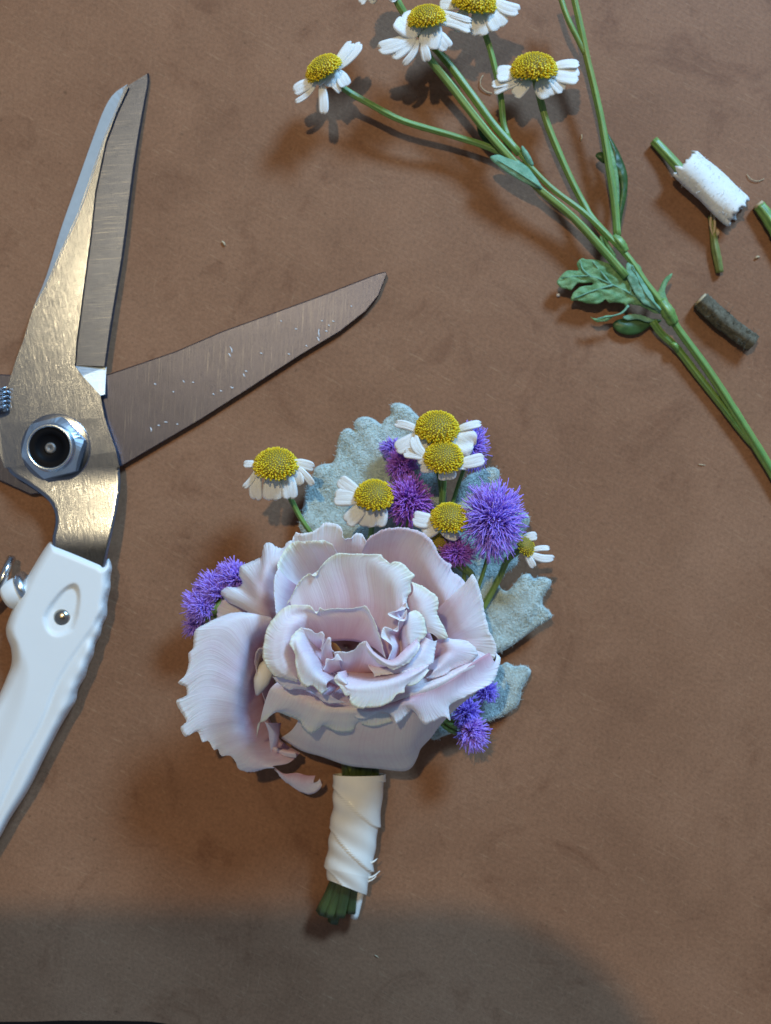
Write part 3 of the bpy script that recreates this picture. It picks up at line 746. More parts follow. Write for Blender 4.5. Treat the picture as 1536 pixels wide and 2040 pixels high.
def bloom(root):
    mb = MB()
    tube(mb, [(714,1560,36),(711,1535,38),(706,1495,44),(700,1440,60),(695,1390,80)], [20, 28, 40, 44, 30], 20, 20)
    b = mb.build("lisianthus_bloom", M['stem_olive'], root)
    p = lambda *a, **k: petal(b, *a, **k)
    # deep cup lining the flower, shade of the hollow painted into its colour
    loop = lambda rx, ry, cx, cy: [(cx + rx*math.cos(t), cy + ry*math.sin(t)) for t in np.linspace(0.3, 0.3 + 2*math.pi, 30)]
    p([(loop(2, 1.5, 690, 1290), 135), (loop(90, 66, 695, 1295), 165), (loop(160, 105, 705, 1295), 215)], 'throat_shade', seed=40, ruf=.5, ser=.5)
    # far outer petals behind (top)
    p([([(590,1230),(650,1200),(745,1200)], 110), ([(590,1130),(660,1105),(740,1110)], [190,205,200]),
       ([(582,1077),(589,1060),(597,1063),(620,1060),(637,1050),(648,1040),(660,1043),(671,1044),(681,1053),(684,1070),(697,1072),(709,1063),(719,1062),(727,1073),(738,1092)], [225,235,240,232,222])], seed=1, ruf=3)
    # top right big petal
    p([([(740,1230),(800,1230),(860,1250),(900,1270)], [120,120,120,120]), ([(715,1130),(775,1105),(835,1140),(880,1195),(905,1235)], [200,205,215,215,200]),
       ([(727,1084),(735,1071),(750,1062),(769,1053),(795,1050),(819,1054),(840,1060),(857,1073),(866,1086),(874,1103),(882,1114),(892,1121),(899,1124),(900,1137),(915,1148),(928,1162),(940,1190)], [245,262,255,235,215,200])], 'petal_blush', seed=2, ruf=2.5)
    # right petal with the pointed cusp
    p([([(850,1240),(870,1280),(890,1320)], [150,150,140]), ([(885,1200),(905,1235),(915,1262),(925,1300)], [225,225,220,200]),
       ([(916,1172),(930,1158),(942,1144),(950,1157),(958,1180),(965,1212),(969,1237),(977,1262),(986,1278),(989,1301),(982,1318)], [240,258,235,225,215])], 'petal', seed=3, ruf=2.2)
    # top left outer petal
    p([([(560,1245),(575,1200),(590,1165),(620,1140)], 110), ([(520,1232),(522,1190),(535,1140),(580,1110)], [185,200,205,200]),
       ([(452,1200),(441,1181),(452,1170),(470,1170),(483,1161),(476,1145),(479,1128),(497,1120),(520,1110),(523,1098),(529,1082),(538,1081),(550,1089),(566,1091),(573,1080),(592,1073)], [130,140,150,165,180,200])], seed=4, ruf=2)
    p([([(545,1300),(545,1260),(540,1230)], 90), ([(480,1260),(470,1235),(500,1205)], [110,120,120]), ([(440,1262),(432,1225),(440,1200),(455,1192)], [105,112,118,125])], 'petal_blush', seed=5, ruf=1.5)
    # left big reflexed petal
    p([([(560,1250),(545,1300),(530,1350),(528,1400),(540,1440),(560,1475),(598,1500)], [150,110,90,75,65,58,50]),
       ([(540,1252),(508,1285),(500,1330),(492,1380),(492,1430),(508,1470),(545,1508),(575,1520)], [200,185,165,150,135,120,95,75]),
       ([(540,1240),(500,1262),(480,1310),(472,1360),(464,1410),(470,1455),(498,1502),(545,1526)], [225,238,232,222,205,180,145,108]),
       ([(541,1232),(505,1226),(460,1244),(425,1285),(415,1340),(408,1400),(412,1452),(450,1490),(505,1528),(546,1529)], [228,245,250,244,236,226,212,180,132,108]),
       ([(541,1229),(515,1225),(495,1221),(468,1220),(440,1228),(405,1245),(388,1258),(384,1292),(376,1301),(376,1320),(369,1345),(355,1360),(370,1369),(371,1388),(352,1395),(356,1411),(371,1437),(360,1450),(370,1467),(392,1457),(403,1478),(415,1476),(426,1494),(434,1492),(441,1506),(458,1505),(470,1519),(475,1530),(489,1537),(510,1537),(527,1531),(547,1530)], [222,228,232,232,232,230,226,222,216,208,196,176,146,112,98])],
      'petal', nv=30, seed=6, ruf=0.9, ser=1.0)
    # its twisted free end
    p([([(545,1527),(565,1541),(592,1540),(612,1545),(628,1545)], [96,88,82,74,70]), ([(552,1535),(572,1552),(598,1560),(625,1560)], [93,80,72,66]),
       ([(547,1532),(561,1550),(585,1569),(602,1579),(618,1582),(632,1577),(641,1564),(637,1551)], [90,72,56,48,46,48,54,60])], 'petal_blush', seed=7, ruf=1.5, ser=.7)
    # second left inner petal (lies behind the bud, dark fold)
    p([([(560,1290),(545,1350),(560,1420)], 80), ([(530,1290),(520,1320),(520,1360),(530,1400)], [130,130,120,110]), ([(532,1292),(515,1292),(508,1310),(510,1335),(520,1370),(528,1400)], [180,185,180,170,150,130])], 'petal_blush', seed=8, ruf=1.2)
    # small white bud petal in the gap
    mbb = MB(); tube(mbb, [(548,1310,120),(530,1335,150),(519,1362,152),(512,1384,140)], [6, 16, 15, 3], 14, 18); mbb.build("bud", M['white_petal'], b)
    # top left inner petal, cream rim
    p([([(640,1290),(650,1240),(665,1200),(700,1180)], 130), ([(590,1250),(592,1200),(602,1160),(640,1135),(690,1130)], [215,205,200,200,200]),
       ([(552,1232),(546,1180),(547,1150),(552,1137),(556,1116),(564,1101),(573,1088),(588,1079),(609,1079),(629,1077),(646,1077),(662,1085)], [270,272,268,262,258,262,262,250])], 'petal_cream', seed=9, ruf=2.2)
    # small pointed fold on its left
    p([([(580,1240),(585,1190),(590,1165)], [225,225,225]), ([(562,1235),(562,1190),(570,1150)], [262,266,262]), ([(551,1232),(546,1178),(548,1148),(556,1129)], [276,282,282,276])], 'petal', seed=10, ruf=1)
    # front outer body (seen from its back), fold and lip
    p([([(560,1470),(600,1495),(640,1507),(694,1525),(751,1531),(801,1536),(819,1530),(831,1510),(838,1492),(858,1470),(876,1446),(905,1415),(960,1370)], [95,95,100,104,106,100,98,100,108,125,150,175,185]),
       ([(585,1450),(620,1468),(690,1486),(760,1488),(815,1477),(850,1448),(890,1414),(960,1355)], [165,185,212,222,218,212,222,220]),
       ([(610,1405),(650,1412),(700,1418),(760,1412),(810,1395),(850,1380),(890,1362),(925,1340),(975,1315)], [250,275,298,305,308,308,300,290,262]),
       ([(615,1390),(655,1395),(700,1400),(755,1392),(800,1375),(845,1358),(885,1340),(925,1318),(960,1300)], [240,262,285,290,290,288,280,265,240]),
       ([(640,1350),(690,1355),(740,1350),(790,1335),(840,1310),(880,1290),(930,1290)], 180)], 'petal_back', nv=34, seed=11, ruf=.6, ser=.3)
    p([([(690,1412),(745,1408),(790,1396),(830,1384),(870,1368),(910,1346),(945,1318),(975,1300)], [303,308,311,312,306,297,283,262]),
       ([(690,1415),(735,1418),(775,1412),(815,1402),(850,1402),(890,1390),(935,1360),(985,1318)], [306,311,315,314,307,296,280,258]),
       ([(690,1418),(706,1429),(724,1432),(747,1422),(764,1407),(774,1415),(782,1426),(790,1442),(806,1429),(822,1412),(830,1424),(844,1443),(864,1438),(885,1428),(897,1435),(895,1407),(934,1386),(955,1374),(972,1366),(982,1358),(989,1344),(995,1324),(997,1311),(988,1300)], [300,300,302,306,300,298,296,290,284,276,262,252,245])], 'petal', seed=12, ruf=1.6, ser=1.1, nv=14)
    # front left petal with the warm-tinted lip
    p([([(600,1330),(640,1340),(700,1360),(760,1360)], 180), ([(548,1362),(590,1375),(640,1395),(700,1405),(770,1400)], [250,272,288,300,300]),
       ([(530,1392),(555,1400),(600,1415),(640,1430),(700,1430),(775,1418)], [236,256,272,286,296,298]),
       ([(511,1470),(514,1442),(528,1436),(545,1419),(562,1422),(597,1437),(603,1450),(616,1462),(633,1455),(642,1446),(668,1458),(690,1460),(705,1454),(711,1441),(730,1447),(753,1447),(782,1438)], [150,195,215,228,236,246,256,262,268,272,280,284])], 'petal_cream', seed=13, ruf=1.2, ser=1.0)
    p([([(560,1440),(556,1465),(552,1490)], [110,100,90]), ([(535,1440),(549,1464),(545,1488)], [200,170,130]), ([(527,1437),(534,1455),(537,1478),(540,1500)], [212,185,150,118])], 'petal_blush', seed=14, ruf=.6, ser=.4)
    p([([(535,1480),(560,1490),(588,1497)], [88,84,80]), ([(540,1490),(565,1498),(590,1503)], [92,88,82]), ([(548,1497),(570,1507),(590,1510)], [80,76,70])], 'petal_blush', seed=15, ruf=.3, ser=.2)
    # right reflexed petal lobe
    p([([(845,1290),(860,1310),(830,1330)], [220,230,240]), ([(880,1270),(892,1300),(862,1335)], [292,300,303]),
       ([(898,1273),(915,1274),(934,1279),(951,1298),(949,1310),(933,1321),(917,1326),(901,1333),(888,1343),(863,1351),(848,1351)], [292,290,284,280,284,296,303])], 'petal', seed=16, ruf=1.2, ser=1.2)
    # rear inner wall, with its lit cream lip on the right
    p([([(600,1260),(660,1265),(720,1275),(760,1300),(780,1320)], [285,282,282,285,290]),
       ([(586,1232),(640,1205),(700,1200),(752,1215),(790,1262),(800,1300)], [314,312,312,314,312,306]),
       ([(578,1200),(610,1160),(655,1135),(720,1125),(765,1145),(795,1180),(805,1220)], [322,330,336,342,348,345,336]),
       ([(571,1205),(582,1185),(592,1166),(602,1153),(609,1146),(617,1142),(629,1148),(638,1130),(652,1115),(664,1106),(676,1102),(700,1103),(731,1104),(758,1104),(763,1110),(778,1123),(784,1119),(795,1119),(803,1123),(815,1135),(826,1147),(818,1158),(819,1176),(811,1194),(815,1215)], [325,335,340,345,350,352,350,346,338,325])], 'petal_cream', nv=26, seed=17, ruf=2.0, ser=1.3)
    # right ring, cream
    p([([(790,1200),(800,1250),(800,1300)], [290,280,280]), ([(820,1185),(838,1225),(848,1262)], [330,332,322]),
       ([(818,1158),(838,1166),(858,1178),(872,1190),(873,1208),(871,1221),(881,1242),(888,1258),(891,1271),(872,1274)], [330,332,326,322,316,312])], 'petal_cream', seed=18, ruf=1.4)
    p([([(790,1260),(795,1290),(800,1320)], 290), ([(811,1225),(809,1255),(814,1285)], [345,350,345]), ([(814,1220),(831,1216),(846,1234),(849,1250),(848,1267),(833,1280),(826,1292)], [345,344,340,338,340])], 'petal_cream', seed=19, ruf=1.2)
    # outer lip under the inner swirl, right
    p([([(730,1310),(780,1310),(820,1290),(838,1265)], [300,300,300,300]), ([(735,1330),(785,1328),(828,1306),(852,1272)], [345,350,350,340]),
       ([(745,1348),(775,1343),(809,1339),(843,1327),(862,1320),(867,1297),(871,1276)], [352,354,352,346,335,328])], 'petal', seed=20, ruf=1.2)
    # zig-zag ruffle
    p([([(812,1200),(808,1240),(802,1280),(790,1320)], 300), ([(810,1198),(790,1222),(806,1238),(790,1254),(778,1262),(790,1285),(780,1315)], 338),
       ([(808,1195),(808,1212),(773,1222),(782,1230),(806,1237),(810,1215),(794,1240),(792,1258),(766,1249),(759,1268),(772,1278),(782,1288),(778,1300),(772,1316)], [362,366,368,368,366,366,364])], 'petal', seed=21, ruf=.6, ser=.6, step=1.2)
    # inner ring: big C on the left and the rear wall of the heart
    p([([(640,1345),(620,1320),(616,1300),(620,1285),(634,1278),(660,1277),(690,1276),(720,1280),(745,1290)], [300,300,300,300,305,308,308,306,310]),
       ([(596,1350),(582,1325),(577,1297),(580,1270),(592,1248),(612,1236),(640,1238),(670,1235),(722,1236),(742,1262),(764,1305)], [355,362,366,368,362,352,342,340,340,336,330]),
       ([(594,1354),(568,1342),(552,1322),(548,1298),(552,1268),(564,1243),(582,1224),(610,1218),(640,1224),(670,1220),(724,1218),(744,1248),(766,1308)], [360,366,370,372,372,368,362,358,352,350,350,346,342]),
       ([(594,1359),(562,1351),(544,1344),(528,1321),(523,1300),(526,1276),(531,1253),(544,1232),(563,1213),(578,1206),(606,1205),(619,1208),(632,1223),(637,1210),(645,1215),(666,1212),(690,1213),(716,1210),(729,1207),(736,1219),(745,1235),(753,1257),(762,1285),(768,1312)], [352,360,362,360,358,360,364,367,368,366,366,364,360,352,345])],
      'petal_cream', nv=26, seed=22, ruf=1.8, ser=1.2)
    # lower skirt under the C ring
    p([([(600,1330),(640,1350),(680,1370)], 300), ([(570,1345),(610,1365),(660,1385)], [330,336,338]), ([(543,1348),(555,1362),(573,1374),(590,1372),(620,1378),(650,1400),(690,1400)], [326,320,318,322,326,328,326])], 'petal', seed=23, ruf=1.5)
    # bright frilled heart petal on the left
    p([([(655,1275),(650,1300),(655,1330),(670,1350)], [320,310,310,318]), ([(618,1262),(600,1278),(612,1305),(628,1335),(652,1360)], [366,384,388,386,376]),
       ([(601,1249),(585,1263),(577,1284),(583,1293),(587,1303),(588,1321),(592,1341),(598,1360),(609,1369),(622,1366),(632,1375),(641,1383),(655,1372)], [380,386,388,388,386,384,380,374,366])], 'petal_cream', seed=24, ruf=2.2)
    p([([(620,1300),(636,1298),(648,1290)], [330,326,330]), ([(612,1275),(630,1276),(645,1275)], [362,360,362]), ([(600,1251),(619,1254),(630,1262),(643,1258),(646,1272),(640,1290)], [384,380,376,380,376,366])], 'petal', seed=25, ruf=1)
    # little folded pieces at the heart
    p([([(640,1335),(655,1330),(668,1322)], 330), ([(640,1310),(650,1298),(662,1300)], 352), ([(638,1292),(648,1280),(653,1270),(659,1271),(660,1290),(668,1302)], [362,372,376,372,366])], 'petal', seed=26, ruf=.8, ser=.5)
    p([([(650,1345),(665,1340),(680,1335)], 336), ([(645,1335),(655,1322),(676,1318)], 358), ([(641,1338),(648,1325),(650,1312),(664,1314),(672,1302),(683,1318)], [352,362,366,364,360])], 'petal', seed=27, ruf=.8, ser=.5)
    mbh = MB(); tube(mbh, [(668,1300,150),(662,1290,215),(656,1281,262)], [12, 10, 3], 10, 10); mbh.build("anther", plain("anther_orange", (0.55, 0.18, 0.03), 0.6), b)
    # front wall of the heart and its curling lip
    p([([(660,1340),(700,1345),(750,1340),(790,1330)], 300), ([(664,1318),(695,1318),(725,1305),(760,1325),(790,1318),(815,1295)], [345,345,350,360,360,350]),
       ([(664,1301),(676,1298),(690,1299),(700,1297),(708,1293),(716,1283),(729,1278),(744,1297),(770,1315),(786,1313),(800,1300),(828,1276)], [366,366,366,370,378,382,382,380,368])], 'petal', seed=28, ruf=.8)
    p([([(729,1279),(744,1297),(770,1314),(786,1312),(805,1294),(830,1272)], [382,384,386,384,378,364]), ([(730,1288),(748,1308),(777,1325),(798,1319),(818,1300),(834,1280)], [385,388,389,386,380,365]),
       ([(733,1298),(742,1309),(755,1322),(770,1328),(783,1335),(797,1329),(811,1323),(821,1312),(829,1303),(837,1288),(834,1276)], [380,381,382,380,375,368,360])], 'petal_cream', seed=29, ruf=1.2)
    # bright front lip of the middle ring
    p([([(690,1330),(730,1335),(780,1325),(830,1310)], 280), ([(684,1348),(735,1354),(786,1344),(830,1328),(850,1318)], [350,354,352,344,332]),
       ([(678,1345),(692,1366),(740,1366),(788,1356),(830,1340),(854,1324)], [368,372,374,372,362,346]),
       ([(680,1354),(694,1376),(742,1384),(790,1372),(828,1350),(852,1332)], [370,373,374,370,358,344]),
       ([(667,1352),(668,1360),(675,1366),(689,1386),(696,1386),(697,1399),(713,1412),(730,1410),(752,1409),(778,1399),(791,1383),(805,1380),(805,1363),(815,1367),(833,1360),(846,1347),(856,1334)], [368,370,371,370,369,368,364,354,344])], 'petal_cream', nv=26, seed=30, ruf=1.3, ser=1.2)
    p([([(690,1335),(695,1350),(700,1362)], 340), ([(672,1340),(682,1352),(692,1362)], [368,372,374]), ([(677,1338),(666,1350),(667,1358),(680,1366)], [372,370,368,366])], 'petal_cream', seed=31, ruf=.6, ser=.5)
    return b

# ------------------------------------------------------------------ the boutonniere
def boutonniere():
    root = thing("boutonniere", "boutonniere with a ruffled lilac bloom, daisies, violet floss flowers and a white taped stem", "boutonniere")
    # felted leaves at the back
    felt_leaf(root, [(597,1054),(602,1017),(607,993),(612,968),(623,946),(627,933),(641,925),(661,922),(668,908),(671,890),(673,875),(681,860),(692,853),(706,857),(708,858),(705,843),(714,833),(730,830),(747,836),(760,845),(766,836),(779,824),(777,812),(785,803),(802,804),(817,812),(824,820),(835,831),(846,848),(868,900),(890,1000),(860,1090),(740,1130),(640,1110)],
              lambda x, y: 48 + 0.06*(1050 - y), 11, hairs=15000)
    felt_leaf(root, [(905,985),(930,950),(953,938),(969,933),(983,931),(994,937),(995,950),(992,965),(1010,990),(1033,1016),(1045,1020),(1054,1029),(1055,1040),(1050,1052),(1042,1064),(1034,1090),(1031,1113),(1030,1125),(1020,1134),(1004,1145),(995,1160),(998,1172),(1011,1177),(1028,1159),(1040,1146),(1055,1143),(1063,1152),(1078,1149),(1098,1156),(1095,1171),(1083,1187),(1081,1204),(1095,1218),(1100,1228),(1093,1236),(1076,1245),(1036,1275),(997,1299),(960,1300),(920,1240),(900,1120)],
              lambda x, y: 52 + 0.03*(1100 - y) + 0.0*x, 12, hairs=15000)
    felt_leaf(root, [(960,1330),(997,1325),(1009,1319),(1025,1327),(1042,1325),(1057,1334),(1056,1345),(1044,1365),(1038,1379),(1037,1392),(1030,1408),(1005,1424),(976,1436),(930,1452),(885,1466),(862,1474),(855,1455),(880,1400)],
              lambda x, y: 34 + 0*x, 13, hairs=7000)
    # violet floss flowers
    floss(root, (983,1035,170), 74, 21, 'violet', 620, stem=[(985,1050,150),(975,1100,110),(940,1200,70),(880,1300,50)], squash=(0.95,1.12,0.75))
    floss(root, (815,998,140), 56, 22, 'purple', 460, stem=[(815,1000,130),(805,1080,90),(780,1200,60)], squash=(0.95,1.0,0.8))
    floss(root, (800,925,112), 40, 23, 'purple', 420, stem=[(800,930,105),(812,1000,80),(800,1100,60)], squash=(0.9,1.0,0.8), thick=1.0)
    floss(root, (783,893,98), 30, 24, 'violet', 200, stem=[(785,895,95),(800,960,70),(800,1060,60)], squash=(1,0.8,0.7), thick=.9)
    floss(root, (940,892,120), 46, 25, 'violet', 420, stem=[(938,900,115),(915,960,90),(895,1030,70),(880,1120,60)], squash=(0.85,1.15,0.7), thick=1.0)
    floss(root, (911,1100,150), 38, 26, 'purple', 420, stem=[(915,1110,140),(925,1150,110),(900,1230,80)], squash=(1,0.85,0.75), thick=.9,
          calyx=[[(900,1115,128),(915,1128,132),(932,1140,126),(940,1152,110)], [(912,1112,128),(925,1130,134),(940,1142,120),(944,1152,105)]])
    floss(root, (468,1152,105), 40, 27, 'violet', 330, stem=[(465,1160,100),(500,1200,80),(560,1280,60)], squash=(1,0.95,0.8), lean=(-.15,-.1))
    floss(root, (432,1176,98), 36, 33, 'violet', 300, stem=[(436,1180,92),(480,1230,70),(540,1290,55)], squash=(1,0.95,0.8), lean=(-.3,-.25))
    floss(root, (402,1208,92), 38, 28, 'violet', 340, stem=[(408,1216,90),(450,1240,70),(540,1290,55)], squash=(0.95,1.0,0.8), lean=(-.2,-.1),
          calyx=[[(425,1225,90),(434,1210,98),(441,1198,95),(447,1188,85)], [(418,1228,88),(426,1214,96),(433,1202,93),(440,1190,85)], [(433,1222,88),(440,1208,95),(446,1198,90),(452,1188,82)], [(410,1236,86),(419,1224,92),(426,1212,88),(434,1200,80)]])
    floss(root, (390,1244,62), 28, 29, 'violet', 150, stem=[(390,1250,50),(440,1260,50),(540,1290,50)], thick=.9, lean=(-.1,.2))
    floss(root, (938,1458,92), 42, 30, 'violet', 250, stem=[(930,1452,85),(890,1430,70),(830,1400,60)], squash=(0.9,1.0,0.8), lean=(.12,.1), core=.35,
          calyx=[[(920,1452,92),(905,1446,96),(892,1440,90),(878,1432,80)], [(914,1462,86),(900,1455,90),(888,1448,86),(876,1440,78)], [(924,1442,90),(910,1436,94),(897,1430,88),(882,1424,80)]])
    floss(root, (930,1418,98), 34, 31, 'violet', 170, stem=[(925,1418,90),(890,1405,75),(840,1390,60)], core=.35)
    floss(root, (970,1378,72), 28, 32, 'violet', 150, stem=[(965,1378,70),(920,1380,65),(850,1380,60)], core=.4)
    # chamomile daisies
    bun = lambda x: [(x, 1180, 60), (705, 1400, 45)]
    daisy(root, (549,923,150), 41, 49, 90, [((507,924),(485,925),12),((506,942),(485,972),10),((514,950),(511,997),21,{'zt':92}),((542,953),(543,997),34,{'zt':90,'twist':0}),((573,950),(579,995),26,{'zt':92}),((588,938),(594,968),22,{'zt':100}),((590,930),(625,967),12),((588,922),(626,932),17)],
          [(575,985,105),(598,1030,90),(630,1080,75),(680,1200,55)], 41)
    daisy(root, (746,985,165), 37, 43, 85, [((712,980),(675,955),24,{'zt':150}),((710,994),(665,992),29,{'zt':140}),((724,1008),(689,1043),26,{'zt':122}),((736,1012),(729,1050),32,{'zt':112,'twist':0}),((758,1010),(752,1050),26,{'zt':116,'zb':158,'twist':0})],
          [(742,1040,115),(735,1100,90),(720,1250,60)], 42)
    daisy(root, (871,850,160), 41, 46, 90, [((832,859),(786,843),14),((912,857),(959,843),13,{'bow':9}),((838,868),(788,896),25),((900,872),(944,893),46,{'wavy':4.0,'zt':140}),((882,880),(905,905),30,{'zt':135}),((848,876),(856,900),20,{'zt':135})],
          [(872,920,120),(880,1000,90),(860,1150,60)], 43)
    daisy(root, (884,909,185), 37, 37, 85, [((848,905),(823,869),18,{'zt':180}),((846,911),(804,902),17),((852,920),(833,917),12),((868,931),(837,934),14),((888,934),(890,957),29,{'zt':150,'twist':0}),((903,934),(935,931),9),((918,923),(965,913),22,{'zt':165})],
          [(884,965,130),(876,1040,95),(850,1150,60)], 44)
    daisy(root, (896,1030,180), 36, 47, 85, [((864,1037),(822,1031),27,{'zt':160}),((870,1050),(841,1062),26,{'zt':150}),((885,1060),(914,1070),16,{'zt':150})],
          [(890,1085,120),(880,1130,90),(850,1250,60)], 45)
    daisy(root, (878,1077,152), 18, 30, 60, [((884,1084),(882,1100),18,{'zt':140}),((892,1084),(915,1071),15,{'zt':150})], [(884,1110,110),(880,1180,80)], 46, count=110, stem_r=4)
    daisy(root, (1048,1087,135), 22, 48, 35, [((1046,1072),(1070,1067),15,{'zt':135}),((1062,1096),(1095,1092),9),((1060,1102),(1104,1112),13),((1050,1102),(1064,1131),12)],
          [(1012,1115,105),(998,1145,88),(980,1180,75),(960,1215,65),(930,1260,55)], 47, count=120, stem_r=6)
    bloom(root)
    # stems, tape
    rs = np.random.RandomState(5)
    for (x0, xm, x1, z0, r) in [(694,674,641,50,12),(708,682,655,58,11.5),(728,692,676,58,13),(744,706,698,50,11),(702,686,664,38,11),(736,700,690,36,11)]:
        mb = MB(); tube(mb, [(x0 - 2,1480,z0 + 8),(x0,1545,z0),((x0 + xm)/2 + 2,1650,z0*0.85),(xm,1745,z0*0.7 + 4),(x1,1822 + rs.uniform(-8,16),z0*0.5 + 8)], r, 12, 30, 0.02, rs)
        mb.build("stem", M['stem_dark'], root)
    mb = MB(); tube(mb, [(722,1740,34),(716,1780,30),(706,1828,26)], [9, 9, 8], 10, 12); mb.build("tape_end", M['ribbon'], root)
    # spiral wrapped tape
    nu, nr = 56, 280; V = []; UV = []
    path = hermite([(716,1543,50),(712,1600,49),(706,1650,46),(699,1700,42),(693,1740,38),(691,1768,36)], n=nr)
    tn = np.gradient(path, axis=0)
    ph = rs.rand(8) * 6.28
    for i in range(nr):
        s = i / (nr - 1)
        w = np.interp(s, [0, .1, .3, .5, .7, .85, 1], [51, 50, 48.5, 47, 46.5, 45, 38])
        for j in range(nu):
            a = 2*math.pi*j/nu
            # helical overlap: three and a half turns, raised at each overlap's lower edge
            hl = (s * 2.7 + 0.30 - 0.46 * math.cos(a - 0.25)) % 1.0
            step_ = 4.4 * (hl**7.0) + 1.1 * math.sin(5*s*6.28 + a*2 + ph[0]) + 0.5 * math.sin(11*s*3.1 + a*3 + ph[1])
            rr = 1.0 + step_ / w
            slant = 11 * math.cos(a) * -1 * (1 if s > .85 else .4) * (-1)
            sl = np.interp(s, [0, .12, .8, 1], [0.0, 0.0, 10, 17])
            x = path[i, 0] + w * rr * math.cos(a); y = path[i, 1] + sl * math.cos(a) * 0.9 + 4 * (1 - s) * math.sin(a); z = max(2.5, path[i, 2] + w * 0.86 * rr * math.sin(a))
            V.append((x, y, z)); UV.append((j / nu, s))
    F = [(i*nu + j, i*nu + (j+1) % nu, (i+1)*nu + (j+1) % nu, (i+1)*nu + j) for i in range(nr-1) for j in range(nu)]
    mb = MB(); mb.add(W(V), F, UV); tp = mb.build("tape_wrap", M['ribbon'], root, thick=3, offset=-1)
    mb = MB()
    for q in [[(735,1722,55),(745,1716,58),(752,1710,54)], [(732,1750,48),(745,1745,50),(757,1735,46)], [(730,1757,44),(742,1752,46),(750,1745,44)]]:
        tube(mb, q, [2.6, 1.8, .6], 6, 8)
    mb.build("tape_fray", M['ribbon'], tp)
    return root
boutonniere()

# ------------------------------------------------------------------ loose chamomile sprig
def toothed(outline, amp=3.2, every=9.0, seed=1):
    rs = np.random.RandomState(seed); P = np.array(outline, float); out = []
    for a, b in zip(P, np.roll(P, -1, 0)):
        d = b - a; L = np.hypot(*d); n = max(1, int(L / every)); nr = np.array([d[1], -d[0]]) / (L + 1e-9)
        for i in range(n): out.append(a + d * i / n + nr * (amp * (1 if (i + len(out)) % 2 else -0.6) * rs.uniform(.4, 1.1)))
    return out
def flat_leaf(parent, outline, mat, zf, th=4, step=2.6, veins=None, name="leaf", dome_=4, smooth=True, wav=0.8):
    poly = smooth_poly(outline, 2.2)
    mb = MB(); slab(mb, poly, step, lambda x, y, d: zf(x, y) + th + dome_*np.sqrt(np.clip(d/14, 0, 1)) + wav*np.sin(x/7.0 + np.sin(y/5.0))*np.sin(y/6.0)*np.clip(d/6, 0, 1), lambda x, y, d: zf(x, y) + dome_*np.sqrt(np.clip(d/14, 0, 1)))
    o = mb.build(name, M[mat], parent)
    if veins:
        mv = MB()
        for v in veins:
            q = [(x, y, float(zf(np.array(float(x)), np.array(float(y)))) + th + dome_ + 1.0) for x, y in v]
            tube(mv, q, [2.6, 1.7, 0.8], 7, 14)
        mv.build("vein", M['leaf_pale'], o)
    return o
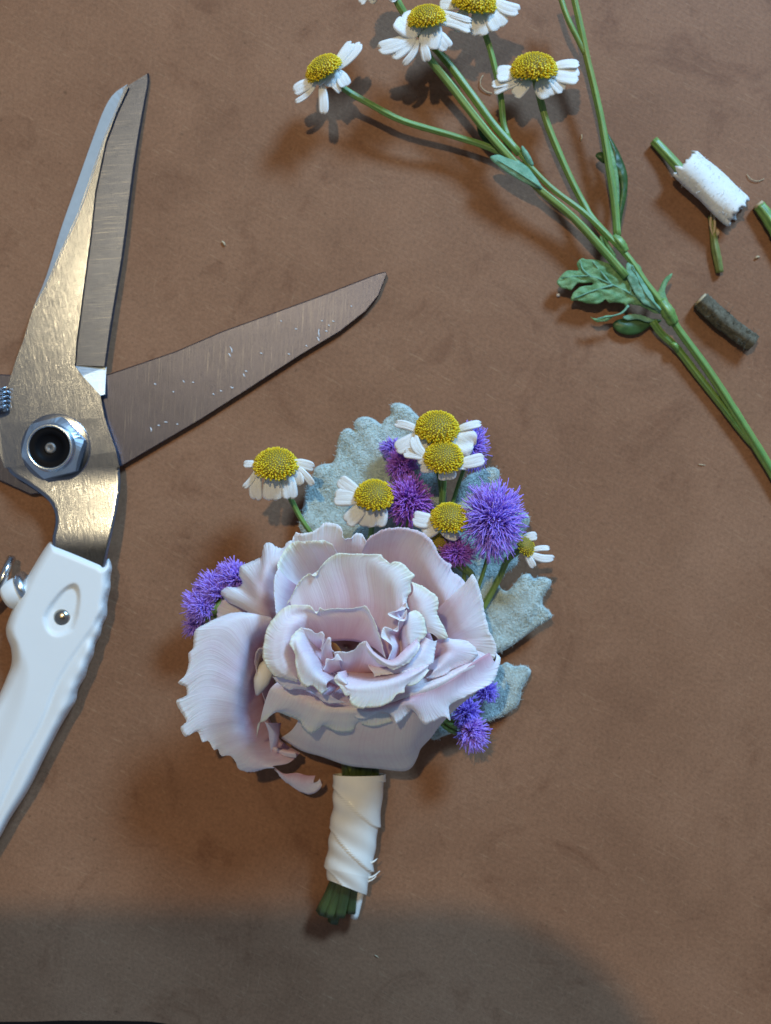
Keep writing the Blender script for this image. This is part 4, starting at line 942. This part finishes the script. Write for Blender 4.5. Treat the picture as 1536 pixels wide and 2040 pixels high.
def sprig():
    root = thing("chamomile_sprig", "loose branching sprig of white chamomile lying at the upper right", "flower sprig")
    rs = np.random.RandomState(8)
    mb = MB()
    tube(mb, [(1010,272,62),(1035,305,62),(1062,338,60),(1103,378,56),(1164,424,50),(1217,475,46),(1255,517,44),(1286,563,42),(1331,622,36),(1347,650,30),(1408,734,24),(1465,822,18),(1522,914,14),(1580,1010,13),(1640,1110,13)], [4.5, 5, 5.5, 6.3, 7.6, 8.6, 9.2, 9.4], 12, 70, 0.02, rs)
    tube(mb, [(1316,600,38),(1329,620,42),(1342,644,34)], [9, 13, 10], 12, 12, .04, rs)
    tube(mb, [(1222,470,44),(1234,484,46),(1246,502,45)], [7, 10.5, 8.5], 12, 12, .04, rs)
    mb.build("main_stem", M['stem'], root)
    mb = MB(); tube(mb, [(1300,640,20),(1316,663,16),(1347,692,12),(1389,746,11),(1446,818,11),(1480,862,12),(1510,896,13)], 7, 10, 40, 0.02, rs)
    tube(mb, [(1336,684,14),(1344,688,20),(1350,700,15)], [4, 7, 4], 8, 8); mb.build("side_stem", M['stem'], root)
    mb = MB(); tube(mb, [(1112,-20,66),(1130,35,64),(1150,76,60),(1166,108,56)], 5.5, 9, 24)
    tube(mb, [(1140,-20,70),(1158,60,62),(1168,110,56),(1186,185,50),(1200,250,46),(1213,330,44),(1224,400,42),(1230,470,44)], [6, 6.5, 7, 7], 10, 50, .02, rs); mb.build("side_stem", M['stem'], root)
    # the flower heads on their stalks
    daisy(root, (643,136,100), 36, 55, 125, [((668,132),(702,84),17,{'zt':96}),((674,134),(719,86),16,{'zt':98}),((626,165),(585,183),20,{'zt':80}),((622,176),(588,204),9,{'zt':70}),((641,172),(645,228),16,{'zt':58}),((652,150),(630,166),15,{'zt':92}),((662,145),(665,174),29,{'zt':84}),((678,148),(690,172),22,{'zt':72}),((664,172),(678,184),10,{'zt':62})],
          [(690,180,66),(735,206,58),(800,240,52),(900,270,46),(980,296,48),(1040,330,54)], 51, stem_r=6)
    daisy(root, (849,34,135), 36, 49, 100, [((828,66),(796,32),42,{'zt':132}),((818,76),(753,98),25,{'zt':112}),((820,78),(778,112),26,{'zt':104}),((822,86),(788,117),12,{'zt':90}),((830,86),(803,130),12,{'zt':84}),((844,90),(851,123),16,{'zt':82}),((868,54),(853,96),36,{'zt':112}),((870,42),(939,58),23,{'zt':128}),((884,24),(940,42),10,{'zt':138}),((872,68),(893,98),26,{'zt':88})],
          [(846,98,90),(900,172,76),(970,262,66),(1020,318,60),(1072,374,54),(1141,432,48),(1217,515,44),(1248,551,44)], 52, stem_r=7.5)
    daisy(root, (946,2,112), 41, 47, 80, [((908,5),(876,2),36),((925,26),(902,60),26,{'zt':80}),((954,24),(952,72),34,{'zt':78,'twist':0}),((974,18),(997,57),37,{'zt':80}),((988,4),(1035,22),23,{'zt':100})],
          [(968,72,76),(985,132,68),(998,192,62),(1003,245,58),(1012,275,60)], 53, stem_r=5.5)
    daisy(root, (1063,134,90), 43, 49, 95, [((1024,146),(989,148),27,{'zt':84}),((1030,162),(979,169),14,{'zt':74}),((1030,166),(984,185),12,{'zt':66}),((1052,164),(1024,191),21,{'zt':62}),((1080,160),(1099,192),36,{'zt':60,'twist':0}),((1094,154),(1122,182),22,{'zt':62}),((1100,146),(1154,152),30,{'zt':72}),((1102,134),(1154,127),15,{'zt':80})],
          [(1076,196,48),(1092,252,42),(1130,342,38),(1160,402,38),(1180,436,42),(1216,476,44)], 54, stem_r=6.5)
    daisy(root, (762,-34,120), 34, 30, 100, [((740,-14),(717,7),14,{'zt':110}),((748,-10),(735,4),16,{'zt':108}),((780,-12),(790,2),14,{'zt':100})], [(786,-6,108),(800,18,100),(830,60,84),(880,110,72),(935,182,66),(985,250,62),(1035,306,60)], 55, stem_r=7)
    # leaves
    z0 = lambda x, y: 40 + 0*x
    flat_leaf(root, toothed([(1333,632),(1322,615),(1285,574),(1275,531),(1256,519),(1248,538),(1230,544),(1205,519),(1180,514),(1156,513),(1150,525),(1152,537),(1127,537),(1113,552),(1111,562),(1118,576),(1139,580),(1152,567),(1178,564),(1180,570),(1158,572),(1142,585),(1137,601),(1168,603),(1189,605),(1207,596),(1213,605),(1244,605),(1246,611),(1224,628),(1195,632),(1174,633),(1189,640),(1217,638),(1242,623),(1252,609),(1283,611),(1314,628)]), 'leaf', lambda x, y: 30 + 0.02*(x - 1113), 3.5,
              veins=[[(1330,630),(1256,585),(1217,566),(1174,550),(1118,553)], [(1256,585),(1258,555),(1262,525)], [(1220,568),(1180,580),(1144,594)], [(1217,566),(1200,545),(1180,520)], [(1174,550),(1160,535),(1156,518)], [(1300,612),(1280,585),(1285,574)], [(1252,609),(1236,625),(1190,634)]], dome_=3, wav=2.8)
    flat_leaf(root, toothed([(1322,622),(1305,602),(1292,575),(1278,540),(1262,522),(1250,524),(1247,545),(1256,566),(1268,590),(1290,612)], 2.4), 'leaf_pale', lambda x, y: 44 + 0*x, 2, veins=[[(1316,618),(1284,580),(1260,528)]], dome_=3, wav=2.0)
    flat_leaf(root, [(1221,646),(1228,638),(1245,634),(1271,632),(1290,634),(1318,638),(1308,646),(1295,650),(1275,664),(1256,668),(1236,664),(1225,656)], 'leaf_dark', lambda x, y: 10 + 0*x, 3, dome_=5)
    flat_leaf(root, [(1240,632),(1256,626),(1275,627),(1292,633),(1308,640),(1290,642),(1270,636),(1250,638)], 'leaf_pale', lambda x, y: 20 + 0*x, 2, dome_=2)
    flat_leaf(root, [(1322,616),(1309,590),(1314,574),(1324,555),(1339,544),(1338,551),(1329,566),(1325,582),(1335,614)], 'leaf', lambda x, y: 38 + 0*x, 3)
    flat_leaf(root, [(976,314),(992,308),(1008,313),(1018,312),(1045,327),(1062,346),(1080,375),(1060,371),(1026,354),(996,334)], 'leaf_pale', lambda x, y: 62 + 0*x, 2.5, veins=[[(1076,372),(1035,345),(990,318)]])
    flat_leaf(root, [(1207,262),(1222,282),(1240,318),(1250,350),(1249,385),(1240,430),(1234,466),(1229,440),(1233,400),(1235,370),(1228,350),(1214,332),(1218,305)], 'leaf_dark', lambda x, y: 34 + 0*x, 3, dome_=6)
    flat_leaf(root, [(1206,262),(1214,280),(1222,306),(1231,345),(1234,392),(1231,440),(1227,420),(1226,380),(1220,345),(1210,320),(1205,290)], 'leaf', lambda x, y: 44 + 0*x, 2, dome_=3)  # lighter half laid on as the lit edge of the folded leaf
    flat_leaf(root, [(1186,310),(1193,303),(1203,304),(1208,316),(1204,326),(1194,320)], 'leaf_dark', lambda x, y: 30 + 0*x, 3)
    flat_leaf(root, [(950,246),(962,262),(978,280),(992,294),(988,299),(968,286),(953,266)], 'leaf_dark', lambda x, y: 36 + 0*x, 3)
    mb = MB(); tube(mb, [(1040,292,66),(1045,303,71),(1052,316,68),(1060,330,62)], [2, 5.5, 6, 4], 9, 12); mb.build("leaf_bud", M['leaf_pale'], root)
    mb = MB(); tube(mb, [(1200,470,40),(1212,490,40),(1226,512,40)], [3, 4, 3], 7, 10); tube(mb, [(1196,470,44),(1206,498,36),(1222,520,38)], [2, 4, 3], 7, 10); mb.build("stipule", M['leaf'], root)
    return root
sprig()

# ------------------------------------------------------------------ offcuts and crumbs
def offcuts():
    rs = np.random.RandomState(9)
    # taped stem end
    root = thing("taped_stem_offcut", "short cut-off green stem rolled in rough white tape", "stem offcut", "cut-off stem ends on the paper")
    mb = MB(); tube(mb, [(1302,280,12),(1330,310,16),(1362,345,26),(1420,400,30)], [8.5, 9.5, 10, 10], 12, 20, .02, rs); mb.build("stem", M['stem'], root)
    a = np.array([1366, 326.0]); b = np.array([1468, 420.0]); ax = (b - a) / np.linalg.norm(b - a); pr = np.array([-ax[1], ax[0]])
    nu, nr = 40, 60; V = []; UV = []; ph = rs.rand(9) * 6.28
    ejit = rs.randn(nu) * 3; ejit2 = rs.randn(nu) * 3
    for i in range(nr):
        s = i / (nr - 1)
        for j in range(nu):
            an = 2*math.pi*j/nu
            w = 28 + 1.6*math.sin(2*an + ph[0] + s*2) + 3.2*abs(math.sin(3.5*an/2 + ph[1])) + 1.0*math.sin(s*9 + an*3) + rs.randn()*0.35
            if i in (0, nr - 1): w *= 0.9
            along = s * np.linalg.norm(b - a) + (ejit[j] * (1 - s)**6 + ejit2[j] * s**6)
            q = a + ax * along + pr * w * math.cos(an)
            V.append((q[0], q[1], max(2, 26 + w * 0.86 * math.sin(an)))); UV.append((j/nu, s))
    F = [(i*nu + j, i*nu + (j+1) % nu, (i+1)*nu + (j+1) % nu, (i+1)*nu + j) for i in range(nr-1) for j in range(nu)]
    mb = MB(); mb.add(W(V), F, UV); tp = mb.build("tape_roll", M['tape'], root, thick=4, offset=-1)
    mb = MB()      # inner layer seen at both torn ends
    for e, sgn in ((a + ax*6, 1), (b - ax*6, -1)):
        ring = [(*(e + pr * 24 * math.cos(t)), 26 + 20 * math.sin(t)) for t in np.linspace(0, 6.283, 25)]
        ring2 = [(*(e + ax*sgn*18 + pr * 12 * math.cos(t)), 26 + 10 * math.sin(t)) for t in np.linspace(0, 6.283, 25)]
        mb.add(W(ring + ring2), [(i, i+1, 26+i, 25+i) for i in range(24)])
    mb.build("tape_core", M['tape'], tp)
    mb = MB()
    for i in range(260):
        s = rs.rand(); an = rs.uniform(-2.2, 0.9) if rs.rand() < .7 else rs.rand()*6.28
        w = 29; q = a + ax*s*np.linalg.norm(b - a) - pr * w * math.cos(an)*1.0
        p0 = np.array([q[0], q[1], 26 + w*.86*abs(math.sin(an))]); dirn = np.append(-pr*math.cos(an), abs(math.sin(an))) + rs.randn(3)*.7
        L = rs.uniform(2, 6); tube(mb, [p0, p0 + dirn*L*.5 + rs.randn(3), p0 + dirn*L + rs.randn(3)*2], [.5, .45, .3], 3, 4)
    f = mb.build("tape_fuzz", M['tape'], tp); f['kind'] = 'stuff'
    # stem under the tape
    root = thing("stem_offcut", "thin split olive stem end poking out from under the white taped roll", "stem offcut", "cut-off stem ends on the paper")
    mb = MB(); tube(mb, [(1416,430,7),(1420,455,8),(1424,490,9),(1430,520,9),(1434,543,8)], [5, 6, 7.5, 8, 7], 10, 20, .02, rs); mb.build("stem", M['stem_olive'], root)
    mb = MB(); tube(mb, [(1418,424,13),(1415,446,15),(1420,470,13)], [2, 2.6, 1.2], 6, 8); tube(mb, [(1421,424,13),(1424,446,15),(1421,472,13)], [2, 2.6, 1.2], 6, 8); tube(mb, [(1428,458,12),(1430,464,15),(1428,470,12)], [3, 4, 2], 6, 6); mb.build("stem_split", M['chip'], root)
    # green one at the right edge
    root = thing("stem_offcut", "thick green stem end cut off by the right edge of the picture", "stem offcut", "cut-off stem ends on the paper")
    mb = MB(); tube(mb, [(1512,410,14),(1530,434,15),(1552,470,15),(1590,540,15)], [11, 13, 14, 14], 12, 20, .02, rs); mb.build("stem", M['stem'], root)
    mb = MB(); tube(mb, [(1509,406,14),(1513,411,14)], [10.5, 10.8], 12, 3); mb.build("cut_face", M['pith'], root)
    # woody piece
    root = thing("woody_stem_offcut", "short dark brown woody stem piece with bark and a pale cut end", "stem offcut", "cut-off stem ends on the paper")
    mb = MB(); tube(mb, [(1396,598,18),(1425,626,19),(1460,655,19),(1500,684,18)], [17, 18, 17, 17.5], 20, 60, .03, rs); mb.build("bark", M['bark'], root)
    mb = MB(); tube(mb, [(1393.5,595.5,18),(1398,600,18)], [15, 15.5], 16, 3); mb.build("cut_face", M['pith'], root)
    mb = MB()
    for i in range(60):
        s = rs.rand(); x, y = 1396 + 104*s, 598 + 86*s; an = rs.uniform(-1.2, 1.2)
        p0 = np.array([x + 17*math.sin(an)*.64, y - 17*math.sin(an)*.77, 18 + 17*math.cos(an)]); tube(mb, [p0, p0 + rs.randn(3)*4 + [0, 0, 2], p0 + rs.randn(3)*8 + [0, 0, 1]], [.5, .4, .3], 3, 5)
    f = mb.build("bark_hairs", M['bark'], root); f['kind'] = 'stuff'
    # crumbs
    def crumb(label, x, y, l, an, r, mat, cat="crumb", name="crumb"):
        mb = MB(); d = np.array([math.cos(an), math.sin(an)]) * l/2
        tube(mb, [(x - d[0], y - d[1], r), (x + rs.randn()*.6, y + rs.randn()*.6, r*1.2), (x + d[0], y + d[1], r)], [r*.6, r, r*.5], 6, 7)
        tag(mb.build(name, M[mat], None), label, cat, "crumbs on the paper")
    crumb("tiny white speck beside the lobed green leaf", 1112, 588, 6, .3, 4, 'white_chip')
    crumb("pale tan sliver alone between the two blades", 445, 485, 11, .9, 2.4, 'chip')
    crumb("tan chip near the top right, left of the folded dark leaf", 1158, 274, 12, 1.7, 2.0, 'chip')
    crumb("tan grain to the right of the split olive stem", 1509, 513, 9, -.4, 2.6, 'chip')
    crumb("pale fibre on the bare paper below the sprig", 1398, 926, 14, .1, 1.2, 'chip')
    crumb("faint fibre below the boutonniere near the bottom edge", 750, 1905, 9, .6, 1.1, 'chip')
    def hair(label, pts, r, mat='chip'):
        mb = MB(); tube(mb, pts, r, 5, 24); tag(mb.build("fibre", M[mat], None), label, "fibre", "crumbs on the paper")
    hair("curled brown fibre beside the rightmost of the sprig's daisies", [(962,150,3),(957,160,4),(958,172,4),(968,182,3),(980,186,3)], 1.1)
    hair("fine curved hair to the right of the white taped roll", [(1488,347,2),(1494,355,3),(1504,360,3),(1514,360,3),(1522,356,2)], .8)
offcuts()

# ------------------------------------------------------------------ unseen phone at the camera, added and shaped to shade the sheet's foot
def phone():
    root = thing("phone", "unseen dark phone added above the paper to shade its lower edge", "phone")
    def rr(w, h, r, cx, cy, n=10):
        out = []
        for (sx, sy, a0) in ((1, 1, 0), (-1, 1, 90), (-1, -1, 180), (1, -1, 270)):
            for i in range(n): a = R(a0 + 90*i/(n-1)); out.append((cx + sx*(w/2 - r) + r*math.cos(a), cy + sy*(h/2 - r) + r*math.sin(a)))
        return out
    def plate(name, w, h, r, cx, cy, z0, z1, mat):
        P = rr(w, h, r, cx, cy); n = len(P); mb = MB()
        mb.add([(x, y, z0) for x, y in P] + [(x, y, z1) for x, y in P], [(i, (i+1) % n, n + (i+1) % n, n + i) for i in range(n)] + [tuple(range(n))[::-1], tuple(range(n, 2*n))])
        return mb.build(name, M['black'], root, smooth=False)
    plate("phone_case", 0.165, 0.080, 0.034, -0.0745, -0.0227, D + 0.004, D + 0.013, 'black')
    plate("screen", 0.158, 0.073, 0.031, -0.0745, -0.0227, D + 0.013, D + 0.0136, 'black')
phone()
